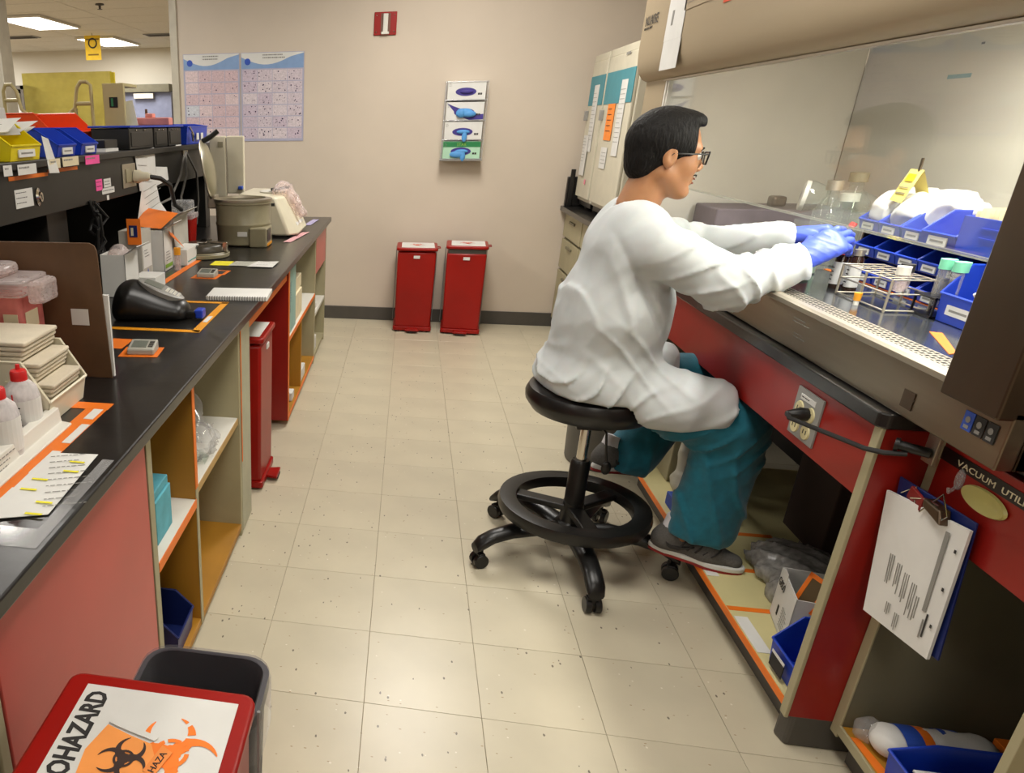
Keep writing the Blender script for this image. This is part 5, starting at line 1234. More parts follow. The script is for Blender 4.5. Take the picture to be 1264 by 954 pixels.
# white centrifuge behind
wc = thing('centrifuge', 'boxy cream centrifuge behind the round one, lid upright', 'centrifuge', (-.74, 2.80, WZ))
MB().add([(-.16, -.20, .012), (.13, -.22, .012), (.18, -.15, .012), (.18, .20, .012), (-.16, .20, .012), (-.16, -.19, .235), (.05, -.20, .215), (.08, -.13, .215), (.08, .20, .23), (-.16, .20, .235)], [(4, 3, 2, 1, 0), (5, 6, 7, 8, 9), (0, 1, 6, 5), (1, 2, 7, 6), (2, 3, 8, 7), (3, 4, 9, 8), (4, 0, 5, 9)]).build('body', M_cream, wc, world=False, bevel=.012, smooth=True)
MB().add([(.115, -.10, .118), (.155, -.10, .05), (.155, .14, .05), (.115, .14, .118), (.122, -.10, .122), (.162, -.10, .055), (.162, .14, .055), (.122, .14, .122)], [(0, 1, 2, 3), (4, 5, 6, 7), (0, 1, 5, 4), (1, 2, 6, 5), (2, 3, 7, 6), (3, 0, 4, 7)]).build('control_panel', M_paper, wc, world=False)
def pcf(x, y, z):
    x, y, z = x+.74, y-2.80, z-WZ
    return crumple(un(.02, rc(x, y, z, (.04, -.08, .235), (.05, .14, .25), .03, .03, (1, 1, .7)), rc(x, y, z, (.08, -.06, .225), (.17, -.02, .11), .022, .02), rc(x, y, z, (.08, .12, .225), (.17, .10, .10), .026, .02), rc(x, y, z, (.06, .03, .24), (.13, .04, .17), .04, .03)), x, y, z, .02, 41, .05)
nbuild('plastic_cover', pcf, (-.78, 2.64, 1.0-.1), (-.52, 3.0, 1.16), .006, M_clearw, wc, 0)
MB().lathe([(.05, .236), (.055, .243), (.04, .25), (.0, .25)], 20, T(-.02, 0, -.012)).build('rotor_cap', M_white, wc, world=False, smooth=True)
MB().tube([(.0, -.05, .245), (.05, -.02, .25), (.08, .08, .248)], .008, 6).build('gasket', M_blkmat, wc, world=False)
MB().box(-.26, -.16, -.03, .0, .22, .53).box(-.36, -.265, -.03, .0, .20, .53).build('lid', M_cream, wc, world=False, bevel=.006)
MB().box(-.31, -.28, -.033, -.03, .47, .50).build('lid_mark', M_creamd, wc, world=False); MB().box(-.19, -.165, -.06, -.03, .245, .262).build('latch', M_bluep, wc, world=False, bevel=.003)
for x in (-.12, .12):
    for y in (-.15, .15): MB().cyl((x, y, 0), (x, y, .014), .014, 8).build('foot', M_blkmat, wc, world=False)
# red sharps container
rc_ = thing('sharps_container', 'tall red sharps container with a clear lid under the far shelf', 'container', (-1.06, 2.08, WZ))
MB().add([(-.05, -.05, 0), (.04, -.05, 0), (.04, .05, 0), (-.05, .05, 0), (-.06, -.06, .16), (.05, -.06, .16), (.05, .06, .16), (-.06, .06, .16)], [(3, 2, 1, 0), (4, 5, 6, 7), (0, 1, 5, 4), (1, 2, 6, 5), (2, 3, 7, 6), (3, 0, 4, 7)]).build('tub', M_redp, rc_, world=False, bevel=.006)
MB().box(-.064, .056, -.064, .064, .16, .185).build('lid_rim', M_clearw, rc_, world=False, bevel=.004); MB().box(-.052, .042, -.05, .05, .185, .245).build('lid', M_pvc, rc_, world=False, bevel=.008)
# boxes beneath the shelf
def carton(x0, x1, y0, y1, h, lab, m=None, rz=0, nm='carton', open_=False, col=None):
    t = thing(nm, lab, 'box', ((x0+x1)/2, (y0+y1)/2, WZ), rz); w_, d_ = (x1-x0)/2, (y1-y0)/2; m = m or M_paper
    if not open_: MB().box(-w_, w_, -d_, d_, 0.0005, h).build('body', m, t, world=False, bevel=.0015)
    else:
        e = .002; MB().box(-w_, w_, -d_, -d_+e, 0, h).box(-w_, w_, d_-e, d_, 0, h).box(-w_, -w_+e, -d_, d_, 0, h).box(w_-e, w_, -d_, d_, 0, h).box(-w_, w_, -d_, d_, 0, e).build('body', m, t, world=False)
        MB().add([(w_, -d_, h), (w_, d_, h), (w_+.05, d_, h+.03), (w_+.05, -d_, h+.03), (w_-.001, -d_, h+.002), (w_-.001, d_, h+.002), (w_+.049, d_, h+.032), (w_+.049, -d_, h+.032)], [(0, 1, 2, 3), (4, 5, 6, 7), (0, 1, 5, 4), (2, 3, 7, 6)]).build('flap', m, t, world=False)
    return t
t = carton(-1.06, -.965, .98, 1.12, .155, 'plain white carton just behind the clipboard, holding crumpled bags', open_=True)
MB().sphere((0, 0, .13), (.042, .06, .055), 14, 8).build('bag', M_clearw, t, world=False, smooth=True)
t = carton(-1.10, -1.005, 1.28, 1.40, .20, 'grey white upright carton with a pink open top, blue drop printed low on it', mat('grey_carton', '#b0aca2', .8))
MB().prism([(-.01, .02), (.01, .02), (.0, .045)], .0476, .0486, 'x', T(0, 0, 0)).build('blue_drop', M_bluep, t, world=False)
MB().box(.0476, .0486, -.05, .05, .05, .14).build('white_face', M_paper, t, world=False); lines('print', (-1.003, 1.30, .97), Y_, Z_, .06, 3, .012, M_ink, t)
t = carton(-1.07, -.985, 1.50, 1.62, .175, 'white carton with a green stripe along its foot, in the box row', open_=True)
MB().box(.043, .044, -.05, .05, .012, .028).build('green_stripe', M_lime, t, world=False); lines('print', (-.983, 1.52, .93), Y_, Z_, .07, 4, .012, M_ink, t)
t = carton(-1.14, -1.0, 1.70, 1.93, .20, 'large grey white carton behind, partly under the hanging papers', MATS['grey_carton'], open_=True)
t = carton(-1.03, -.93, 1.66, 1.86, .07, 'low white carton with an aqua line in front of the large grey one')
MB().box(.0505, .0515, -.09, .09, .014, .019).build('aqua_line', M_aqua, t, world=False); lines('print', (-.928, 1.80, .905), Y_, Z_, .04, 1, .02, M_ink, t, hh=.014)
t = carton(-.995, -.90, 1.12, 1.24, .05, 'small low white carton behind the black photometer')
t = thing('orange_tag', 'orange tag with a small picture clipped above the white cartons', 'tag', (-1.0, 1.25, 1.05)); MB().box(-1.055, -.998, 1.262, 1.265, 1.0, 1.10).build('card', M_orange, t); MB().box(-1.045, -1.012, 1.260, 1.262, 1.03, 1.075).build('picture', M_blued, t); MB().box(-1.038, -1.028, 1.2585, 1.260, 1.036, 1.066).build('picture_light', M_card, t)
t = sheet('orange_paper', 'orange sheet draped over the grey cartons', 'paper', [(-1.12, 1.50, 1.04), (-1.0, 1.52, 1.03), (-1.0, 1.78, 1.065), (-1.14, 1.76, 1.09)], M_orange)
t = sheet('orange_paper', 'narrow orange strip folding down in front of the large grey carton', 'paper', [(-.975, 1.56, 1.0), (-.955, 1.70, .925), (-.985, 1.75, .935), (-1.0, 1.60, 1.03)], M_orange)
t = thing('vial', 'white vial with a yellow cap standing in the box row', 'vial', (-.945, 1.56, WZ)); MB().lathe([(.0, 0), (.014, 0), (.014, .065), (.0, .065)], 16, cap=False).build('tube', M_clearw, t, world=False, smooth=True); MB().lathe([(.015, .065), (.015, .095), (.0, .095)], 16).build('cap', M_amber, t, world=False, smooth=True)
t = thing('orange_tape', 'orange tape line along the row of cartons', 'tape', (-.93, 1.5, WZ)); MB().box(-.935, -.905, 1.26, 2.0, WZ, WZ+.0007).build('strip', M_orange, t)
t = thing('cable_bundle', 'bundle of black cables hanging behind the white carton', 'cable', (-1.15, 1.2, WZ))
cbn = MB(); rdd = random.Random(3)
for q in range(7): cbn.tube([(-1.13+rdd.uniform(-.03, .03), 1.15+rdd.uniform(-.05, .05), 1.16-.05*i+rdd.uniform(-.02, .02)) for i in range(6)], .006, 6)
cbn.build('cables', M_blkmat, t, smooth=True)
t = thing('white_jar', 'white labelled jars seen through the gap under the shelf', 'jar', (-1.5, 1.25, WZ))
for q, (x, h) in enumerate(((-1.55, .22), (-1.46, .16), (-1.37, .10))): MB().lathe([(.035, .0), (.035, h*.8), (.02, h*.85), (.02, h), (.0, h)], 16, T(x, 1.35, WZ)).build('jar', (M_card, M_white, M_bluep)[q], t, smooth=True)
# --- inside the left cabinets
t = thing('tissue_box', 'aqua patterned box on the orange edged shelf of the first bay', 'box', (-.62, .01, .461)); MB().box(-.075, .09, -.065, .055, 0, .12).build('body', M_tealbox, t, world=False, bevel=.002)
MB().box(-.072, .085, -.062, .052, .121, .145).build('lid', M_tealbox, t, world=False, bevel=.003)
stack_bin(-.60, .085, .0525, -PX*0+math.radians(90), .15, .17, .125, M_blued, 'dark blue bin on the ochre floor of the first bay', card=False, front=.6)
t = thing('plastic_bag', 'white plastic bag above the dark blue bin, behind the salmon door edge', 'bag', (-.60, -.10, .30)); MB().sphere((-.60, -.125, .20), (.05, .02, .04), 12, 8).build('bag', M_clearw, t, smooth=True)
pb = thing('bag_of_glassware', 'clear bag of glassware on the white shelf of the second bay', 'bag', (-.62, .42, .481))
def bagf(x, y, z):
    d = un(.03, rc(x, y, z, (-.59, .45, .53), (-.60, .50, .63), .05, .035), el(x, y, z, (-.59, .47, .515), (.07, .12, .04)))
    return d-.008*fold(x*40+z*30+np.sin(y*50)*2)-.005*fold(z*70-y*50)
nbuild('bag', bagf, (-.72, .31, .479), (-.50, .62, .70), .008, M_wrap, pb, 1)
for q in range(5): MB().lathe([(.0, 0), (.014, 0), (.014, .05), (.012, .05), (.012, .004)], 12, T(-.62+.02*q, .44+.02*(q % 2), .485) @ RX(.4*q)).build('vial', M_glass, pb, smooth=True)
t = thing('box_file', 'aqua binder standing on the shelf beyond the kneehole', 'binder', (-.56, 2.06, .461)); MB().box(-.80, -.512, 1.935, 2.20, .461, .775).build('cover', M_tealbind, t, bevel=.003); lines('spine_text', (-.5115, 2.03, .72), -Z_, Y_, .16, 2, .03, M_blued, t, hh=.005)
t = thing('cream_carton', 'cream carton behind the aqua binder on the same shelf', 'box', (-.6, 2.3, .461)); MB().box(-.75, -.52, 2.24, 2.50, .461, .60).box(-.75, -.53, 2.26, 2.54, .60, .67).build('body', M_card, t, bevel=.003)
t = thing('wrapped_pack', 'white pack on the lowest board beyond the divider of the binder cabinet', 'pack', (-.55, 2.5, .055)); MB().box(-.66, -.512, 2.44, 2.62, .053, .12).build('body', M_paper, t, bevel=.004)
t = thing('wrapped_pack', 'small white label pack on the lowest board before the divider', 'pack', (-.55, 2.2, .055)); MB().box(-.60, -.515, 2.12, 2.2, .053, .10).build('body', M_paper, t, bevel=.004)
t = thing('white_box', 'white box on the shelf under the far salmon drawer', 'box', (-.6, 3.2, .321)); MB().box(-.70, -.52, 3.10, 3.22, .321, .36).build('body', M_paper, t, bevel=.003)
t = thing('white_box', 'white box at floor level in the end cabinet', 'box', (-.6, 3.2, .051)); MB().box(-.70, -.515, 3.05, 3.2, .051, .14).build('body', M_paper, t, bevel=.003)
# --- far room
t = thing('warning_tag', 'yellow hanging tag below the smaller far ceiling light', 'sign', (-4.62, 10.1, 2.3))
MB().box(-4.74, -4.50, 9.76, 9.765, 2.34, 2.66).build('card', mat('tag_yellow', '#f0c81e', .6), t); MB().lathe([(.05, 0), (.07, 0), (.07, .002), (.05, .002)], 18, frame((-4.62, 9.758, 2.56), X_, Z_), cap=False).build('symbol', M_ink, t); MB().box(-4.70, -4.54, 9.757, 9.76, 2.40, 2.42).box(-4.72, -4.52, 9.757, 9.76, 2.60, 2.62).build('print', mat('tag_print', '#8a6a12', .7), t)
MB().cyl((-4.62, 9.762, 2.66), (-4.62, 9.762, 2.70), .004, 6).build('string', M_ink, t)
fs_ = thing('far_shelving', 'dark shelving with white and red items against the far wall', 'shelving', (-7.0, 11.9, 0))
MB().box(-7.35, -7.3, 11.6, 12.08, 0, 2.12).box(-6.80, -6.75, 11.6, 12.08, 0, 2.12).box(-7.35, -6.75, 11.6, 12.08, 2.06, 2.12).box(-7.35, -6.75, 11.6, 12.08, 1.5, 1.54).box(-7.3, -6.8, 12.04, 12.08, 0, 2.06).build('carcass', mat('far_shelf_grey', '#5d574e', .6), fs_)
for q, (x0, x1, z0, z1, m_) in enumerate(((-7.27, -6.85, 1.54, 2.0, M_paper), (-7.25, -7.01, .95, 1.30, M_redcap), (-7.0, -6.85, .95, 1.45, M_tan))):
    t = thing('stored_box', ('white box in the top of the dark far shelving', 'red box low in the dark far shelving', 'brown box low in the dark far shelving')[q], 'box', ((x0+x1)/2, 11.8, z0)); MB().box(x0, x1, 11.65, 12.0, z0, z1).build('body', m_, t, bevel=.01)
pn = thing('far_cabinet', 'slate blue panelled partition against the far wall, seen past the beige rack', 'partition', (-4.5, 11.9, 0))
MB().box(-5.15, -4.1, 11.75, 11.9, 0, 1.35).build('lower_panel', mat('dark_slate', '#3b3f4a', .7), pn); MB().box(-5.15, -4.1, 11.8, 11.9, 1.35, 2.0).build('upper_panel', mat('slate_blue', '#8187a0', .7), pn)
MB().box(-5.18, -4.1, 11.7, 11.92, 1.98, 2.10).build('top_rail', mat('rail_olive', '#6a6653', .6), pn); MB().box(-4.75, -4.4, 11.72, 11.8, 1.88, 1.96).build('light_strip', M_white, pn)
t = thing('blue_sack', 'pale blue wrapped bundle before the slate partition', 'bundle', (-4.3, 11.5, 1.0)); MB().box(-4.62, -4.15, 11.45, 11.7, .9, 1.40).build('body', mat('pale_blue_wrap', '#8fa3cf', .7), t, bevel=.05)
MB().box(-4.65, -4.1, 11.4, 11.72, 0, .9).build('stand', M_base, t)
# ================================================================ things inside the hood
TZ = .9905
def jar_(t, prof, m, n=20, mm=None, nm='body', **k): return MB().lathe(prof, n, mm, cap=False).build(nm, m, t, world=False, smooth=True, **k)
rkk = thing('bin_rack', 'grey metal rail rack behind the blue bins in the fume cabinet', 'rack', (1.58, .65, TZ))
MB().box(1.56, 1.566, .18, .998, TZ, 1.20).build('back_rail', M_steelD, rkk)
for z in (1.062, 1.130):
    MB().box(1.37, 1.56, .49 if z < 1.1 else .18, .995, z-.0035, z-.0005).build('tier', M_steelD, rkk)
for y in (.18, .995): MB().box(1.37, 1.56, y-.003, y+.003, TZ, 1.13).build('side_plate', M_steelD, rkk)
rows = ((TZ, [.915, .81, .705, .60], .068), (1.062, [.935, .835, .735, .635, .535], .065), (1.130, [.952, .85, .742], .072))
rown = ('bottom', 'middle', 'top'); ordn = ('farthest', 'second farthest', 'third', 'fourth', 'nearest')
for r_, (z, ys, h) in enumerate(rows):
    for c_, y in enumerate(ys):
        stack_bin(1.437, y, z+.001, NX, .097 if r_ < 2 else .099, .17, h, M_blue, 'small blue bin in the %s tier of the hood rack, %s from the camera' % (rown[r_], ordn[c_]) if c_ < 4 else 'small blue bin at the near end of the middle tier in the hood rack', 'small blue bins in the hood rack')
bb = stack_bin(1.437, .622, 1.131, NX, .13, .19, .085, M_blue, 'blue bin at the near end of the top tier, before the card file', 'small blue bins in the hood rack')
cfb = thing('card_file', 'long blue bin of cream index cards on the rack, cut by the hood column', 'bin', (1.42, .40, 1.131))
MB().box(1.34, 1.343, .20, .55, 1.131, 1.220).box(1.50, 1.503, .20, .55, 1.131, 1.220).box(1.34, 1.503, .20, .203, 1.131, 1.220).box(1.34, 1.503, .547, .55, 1.131, 1.220).box(1.34, 1.503, .20, .55, 1.131, 1.134).build('tray', M_blue, cfb, bevel=.001)
for q in range(2): MB().box(1.3375, 1.34, .25, .48, 1.195-.022*q, 1.199-.022*q).build('rib', M_blue, cfb)
MB().box(1.44, 1.50, .20, .48, 1.063, 1.126).build('drawer_below', M_blued, cfb, bevel=.003)
for k in range(22):
    y = .225+.0145*k; t = thing('index_card', 'cream index card in the blue card file under the hood', 'card', (1.42, y, 1.135), 0, 'index cards in the card file')
    MB().box(1.35, 1.495, y, y+.0012, 1.135, 1.238+.004*(k % 3)-(k > 12)*.006).build('card', M_card, t)
for k, (y0, h, lb) in enumerate(((.955, .07, 'crumpled white gauze bag in the two farthest top bins'), (.855, .085, 'white paper bag heaped over the top tier, under the yellow tag'))):
    t = thing('white_bag', lb, 'bag', (1.45, y0, 1.24))
    def wf(x, y, z, y0=y0, h=h):
        d = un(.04, el(x, y, z, (1.45, y0, 1.20), (.06, .06, h*.62)), el(x, y, z, (1.46, y0-.06, 1.21), (.05, .06, h*.4)), el(x, y, z, (1.40, y0+.01, 1.19), (.03, .04, .035)))
        if h > .08: d = smin(d, rc(x, y, z, (1.46, y0-.05, 1.222), (1.46, y0-.24, 1.208), .028, .01), .03)
        return crumple(d, x, y, z, .022, 31, .05)
    nbuild('bag', wf, (1.31, y0-.32, 1.12), (1.56, y0+.12, 1.32), .006, M_paper, t, 0)
t = thing('yellow_tag', 'folded yellow printed tag standing on the white bag in the hood', 'tag', (1.40, .88, 1.23))
MB().add([(1.37, .86, 1.218), (1.37, .92, 1.222), (1.398, .915, 1.305), (1.398, .855, 1.305), (1.43, .84, 1.22), (1.43, .90, 1.22)], [(0, 3, 2, 1), (4, 3, 2, 5)]).build('card', mat('tag_pale_yellow', '#e8d878', .7), t)
tm_ = frame((1.3695, .918, 1.222), (0, -1, 0), (.028, 0, .085))
MB().box(.012, .048, .055, .075, .001, .0015, tm_).build('print_block', mat('tag_strong_yellow', '#d8c00a', .7), t); MB().box(.008, .05, .02, .024, .001, .0015, tm_).box(.008, .05, .036, .039, .001, .0015, tm_).build('print', M_creamd, t)
MB().box(1.396, 1.400, .872, .88, 1.30, 1.335).build('clip', M_steelD, t)
# wire rack
wk = thing('test_tube_rack', 'steel wire test tube rack in the middle of the hood tray', 'rack', (1.27, .60, TZ))
wb = []
X0, X1, Y0, Y1, ZT = 1.205, 1.30, .50, .725, TZ+.080
def bar(a, b, r=.0022): MB().cyl(a, b, r, 6).build('wire', M_steelL, wk, smooth=True)
for z in (TZ+.004, TZ+.045, ZT):
    bar((X0, Y0, z), (X0, Y1, z)); bar((X1, Y0, z), (X1, Y1, z)); bar((X0, Y0, z), (X1, Y0, z)); bar((X0, Y1, z), (X1, Y1, z))
for x in (X0, X1):
    for y in (Y0, (Y0+Y1)/2, Y1): bar((x, y, TZ), (x, y, ZT), .003)
for i in range(1, 7): bar((X0, Y0+(Y1-Y0)*i/7, ZT), (X1, Y0+(Y1-Y0)*i/7, ZT), .0016)
for x in (X0+.032, X0+.064): bar((x, Y0, ZT), (x, Y1, ZT), .0016)
for k, (x, y) in enumerate(((1.25, .55), (1.28, .59))):
    t = thing('specimen_jar', ('small white capped jar standing in the near end of the wire rack', 'second small jar with a black cap in the wire rack')[k], 'jar', (x, y, TZ))
    jar_(t, [(.0, .045), (.013, .045), (.014, .085), (.0, .085)], M_clearw); jar_(t, [(.015, .085), (.015, .105), (.0, .106)], (M_white, M_ink)[k], nm='cap')
# bottles
for k, (x, y, h, m_, cp, lb) in enumerate(((1.235, .80, .11, M_amberglass, M_redcap, 'brown vial with a white label and red cap below the gloved hands'), (1.25, .755, .115, M_amberglass, M_steelL, 'brown vial with a white label nearest the wire rack'), (1.27, .825, .10, M_amberglass, M_ink, 'darker brown vial behind the two labelled ones'))):
    t = thing('reagent_vial', lb, 'vial', (x, y, TZ)); r_ = .0155
    jar_(t, [(.0, 0), (r_, 0), (r_, h*.78), (r_*.6, h*.86), (r_*.6, h*.9), (.0, h*.9)], m_)
    jar_(t, [(r_*.8, h*.86), (r_*.8, h), (.0, h)], cp, nm='cap')
    l_ = jar_(t, [(r_+.0006, h*.12), (r_+.0006, h*.68)], M_paper, nm='label')
    for q in range(4): MB().box(-r_-.0012, -r_-.0006, -.006, .006, h*.22+.011*q, h*.22+.011*q+.003).build('print', M_ink, l_, world=False)
t = thing('held_vial', 'small clear vial with a red stopper held in the gloved fingers', 'vial', (1.225, .80, 1.14)); mm = RY(math.radians(25))
jar_(t, [(.0, -.03), (.008, -.028), (.008, .02), (.0, .02)], M_glass, mm=mm); jar_(t, [(.0085, .02), (.0085, .034), (.0, .034)], M_redcap, mm=mm, nm='stopper')
for k, (x, y, lb) in enumerate(((1.30, .485, 'left tube with a mint green cap beside the large blue bin'), (1.305, .445, 'right tube with a mint green cap beside the large blue bin'))):
    t = thing('centrifuge_tube', lb, 'tube', (x, y, TZ)); jar_(t, [(.0, .02), (.006, .022), (.0135, .045), (.0135, .115), (.0, .115)], M_pvc); jar_(t, [(.016, .112), (.016, .135), (.0, .136)], M_green, nm='cap')
t = thing('tube_stand', 'black stand holding the mint capped tubes', 'stand', (1.30, .465, TZ)); MB().box(1.27, 1.318, .44, .52, TZ, TZ+.006).box(1.27, 1.318, .44, .52, TZ+.045, TZ+.049).box(1.272, 1.276, .44, .444, TZ, TZ+.05).box(1.312, 1.316, .516, .52, TZ, TZ+.05).box(1.272, 1.276, .516, .52, TZ, TZ+.05).box(1.312, 1.316, .44, .444, TZ, TZ+.05).build('frame', M_blkplastic, t)
t = thing('syringe_cap', 'tiny orange and white cap lying in front of the wire rack', 'cap', (1.18, .575, TZ)); jar_(t, [(.0, 0), (.006, 0), (.006, .012), (.0, .012)], M_white, 12); jar_(t, [(.0075, .012), (.009, .032), (.0, .032)], M_amber, 12, nm='cap')
gb = stack_bin(1.35, .36, TZ, NX, .15, .15, .13, M_blue, 'large blue bin at the near right end of the hood tray', front=.5)
t = thing('white_wrappers', 'white wrapped packs inside the large blue bin in the hood', 'wrappers', (1.375, .355, TZ+.02))
for q in range(4): MB().box(-.04, .05, -.055, -.050+.02, -.02, .07, T(1.335+.010*q, .35+.012*q, TZ+.05) @ RY(-.6+.15*q) @ RZ(.5*q)).build('wrapper', M_paper, t, bevel=.002)
# lying glass flask and beakers at the far end
t = thing('glass_flask', 'glass cylinder lying on its side with a round white end facing the room', 'flask', (1.42, 1.18, TZ+.13))
fm = T(1.30, 1.26, 1.205) @ RZ(math.radians(-22)) @ RY(math.radians(96))
def wj(t, prof, m, n=24, mm=None, nm='body'): return MB().lathe(prof, n, mm, cap=False).build(nm, m, t, smooth=True)
wj(t, [(.045, .0), (.048, .02), (.035, .06), (.033, .16), (.02, .2), (.0, .2)], M_glass, mm=fm); wj(t, [(.0, -.004), (.040, -.004), (.047, .0), (.047, .012), (.04, .012)], M_white, mm=fm, nm='end_cap'); wj(t, [(.0, -.005), (.014, -.0055), (.0, -.006)], M_grey, mm=fm, nm='end_hub')
for k, (x, y, r_, h, lb) in enumerate(((1.25, 1.05, .045, .16, 'tall clear beaker behind the gloved hands'), (1.18, .92, .040, .09, 'squat beaker with red liquid below the near glove'), (1.42, 1.22, .05, .2, 'large clear bottle supporting the lying flask'), (1.50, 1.36, .05, .25, 'clear stoppered bottle farthest in the hood'), (1.33, 1.14, .04, .24, 'clear bottle with a metal top left of the blue bins'))):
    t = thing('glass_vessel', lb, 'beaker' if k < 2 else 'bottle', (x, y, TZ))
    jar_(t, [(.0, .002), (r_, .002), (r_, h*.75), ((r_ if k < 2 else r_*.4), h*.92), ((r_ if k < 2 else r_*.4), h)], M_glass)
    if k == 1: jar_(t, [(.0, .004), (r_*.95, .004), (r_*.95, h*.5), (.0, h*.5)], mat('red_liquid', '#a84a44', .3), nm='liquid')
    elif k == 0: jar_(t, [(.0, .004), (r_*.95, .004), (r_*.95, h*.4), (.0, h*.4)], mat('green_liquid', '#7f9a82', .3), nm='liquid')
    else: jar_(t, [(r_*.55, h), (r_*.55, h*1.12), (.0, h*1.12)], (M_white, M_creamd, M_steelL)[k-2], nm='stopper')
t = thing('grey_box', 'low grey box against the far wall of the hood', 'box', (1.4, 1.75, TZ)); MB().box(1.2, 1.66, 1.66, 1.90, TZ, TZ+.13).build('body', mat('mauve_grey', '#7f7478', .6), t, bevel=.006)
MB().box(1.42, 1.47, 1.74, 1.80, TZ+.13, TZ+.17).build('knob', M_steelD, t, bevel=.01)
for k, q in enumerate(([(1.17, .10), (1.19, .10), (1.36, .30), (1.34, .31)], [(1.13, .12), (1.15, .13), (1.22, .30), (1.20, .31)], [(1.11, .0), (1.13, .0), (1.20, .10), (1.18, .10)])):
    t = thing('orange_tape', ('orange tape on the tray running under the large blue bin', 'orange tape on the tray in front of the large blue bin', 'orange tape on the tray beside the dark column')[k], 'tape', (q[0][0], q[0][1], TZ)); MB().prism(q, TZ, TZ+.0007).build('strip', M_orange, t)
t = thing('orange_tape', 'orange tape line in front of the blue bin rack', 'tape', (1.36, .8, TZ)); MB().box(1.352, 1.366, .45, 1.12, TZ, TZ+.0007).build('strip', M_orange, t)
# ================================================================ front of the right bench
so = thing('power_outlet', 'steel plate with four round cream sockets on the red apron', 'socket', (1.013, .325, .77))
MB().box(1.009, 1.0138, .262, .383, .708, .828).build('plate', M_grey, so, bevel=.001)
for k, (y, z) in enumerate(((.353, .778), (.300, .778), (.353, .735), (.300, .735))):
    r_ = MB().lathe([(.0, 0), (.019, 0), (.018, .003), (.0, .003)], 18, frame((1.009, y, z), -Y_, Z_)).build('receptacle', mat('ivory_socket', '#cfc596', .4), so, smooth=True)
    MB().box(-.008, -.005, -.005, .006, .003, .0034, frame((1.009, y, z), -Y_, Z_)).box(.005, .008, -.005, .006, .003, .0034, frame((1.009, y, z), -Y_, Z_)).build('slot', M_ink, r_)
d = decal('label', (1.0088, .36, .802), -Y_, Z_, .07, .013, M_paper, so); lines('print', (1.0088, .355, .808), -Y_, Z_, .06, 1, .01, M_ink, d)
pc = thing('extension_cord', 'black plug and cord stretching from the red apron sockets to a clamp', 'cord', (.98, .3, .77))
MB().lathe([(.016, 0), (.017, .015), (.012, .03), (.007, .045)], 14, frame((1.006, .31, .777), -Y_, Z_)).build('plug', M_blkplastic, pc, smooth=True)
MB().tube([(.966, .31, .777), (.955, .28, .777), (.970, .20, .785), (.984, .10, .797), (.992, .045, .803), (1.012, .018, .807), (1.045, .005, .812)], .0055, 8).build('cable', M_blkmat, pc, smooth=True)
ck = thing('clamp', 'steel bracket and black clamp hanging under the fume cabinet corner', 'clamp', (1.05, .0, .84))
MB().box(1.075, 1.082, -.022, .012, .80, .884).build('bracket', M_steelL, ck, bevel=.001); MB().cyl((1.03, .02, .826), (1.075, -.01, .822), .010, 12).cyl((1.028, .022, .826), (1.034, .018, .826), .014, 14).build('clamp_body', M_blkplastic, ck, smooth=True)
# clipboard hung on the red drawer
cl = thing('clipboard', 'navy clipboard with printed sheets hanging from a clear hook on the red drawer', 'clipboard', (1.10, -.06, .60))
def cpt(u, v, d): return Vector((1.092-d+.0*v, .055-u*.215+v*.03-.0*u, .745-u*.0-v*.31))   # u across (towards camera), v down
HB = [(1.066, .035, .750), (1.098, -.145, .742), (1.094, -.188, .462), (1.075, -.01, .455)]
def quadbox(q, th, nn=None):
    a, b, c, d = [Vector(p) for p in q]; n_ = (b-a).cross(d-a).normalized()*th
    return MB().add([a, b, c, d, a+n_, b+n_, c+n_, d+n_], [(0, 1, 2, 3), (4, 5, 6, 7), (0, 1, 5, 4), (1, 2, 6, 5), (2, 3, 7, 6), (3, 0, 4, 7)])
quadbox(HB, .004).build('board', M_blued, cl, bevel=.001)
PQ = [(1.052, .036, .716), (1.086, -.153, .730), (1.082, -.179, .456), (1.060, -.006, .446)]
quadbox(PQ, .006).build('sheets', M_paper, cl)
psh = [c for c in cl.children if c.name.startswith('sheets')][0]
a_, b_, d_ = Vector(PQ[0]), Vector(PQ[1]), Vector(PQ[3]); rr_ = (b_-a_).normalized(); nn_ = (b_-a_).cross(d_-a_).normalized(); dn = nn_.cross(rr_)
if dn.z > 0: dn = -dn
front = -nn_ if nn_.x > 0 else nn_
# the print is turned sideways: lines of text run down the sheet
def pl_(u, v, w_, h_, m_, nm='print'):
    A4, B4, C4, D4 = [Vector(q) for q in PQ]
    def bl(uu, vv): s_, t_ = uu/.213, vv/.275; return A4*(1-s_)*(1-t_)+B4*s_*(1-t_)+C4*s_*t_+D4*(1-s_)*t_+Vector((-.0025, 0, 0))
    p = [bl(u, v), bl(u+w_, v), bl(u+w_, v+h_), bl(u, v+h_)]
    return quadbox([tuple(q) for q in p], -.0006).build(nm, m_, psh)
rdd = random.Random(6)
pl_(.168, .02, .010, .17, M_greyink); pl_(.183, .19, .004, .05, M_ink); pl_(.176, .205, .003, .04, M_greyink)
for blk, (u0, v0, n_, L_) in enumerate(((.05, .12, 3, .07), (.075, .13, 3, .075), (.10, .14, 3, .07), (.125, .15, 3, .08), (.145, .17, 2, .06), (.07, .22, 3, .03), (.10, .23, 3, .04))):
    for i in range(n_): pl_(u0+.006*i, v0, .0018, L_*rdd.uniform(.6, 1), M_greyink)
for v in (.045, .125, .205): pl_(.198, v, .005, .007, M_ink, 'punch_hole')
MB().box(1.045, 1.075, -.005, .0, .73, .735).build('x', M_ink, cl) if False else None
bc = MB(); 
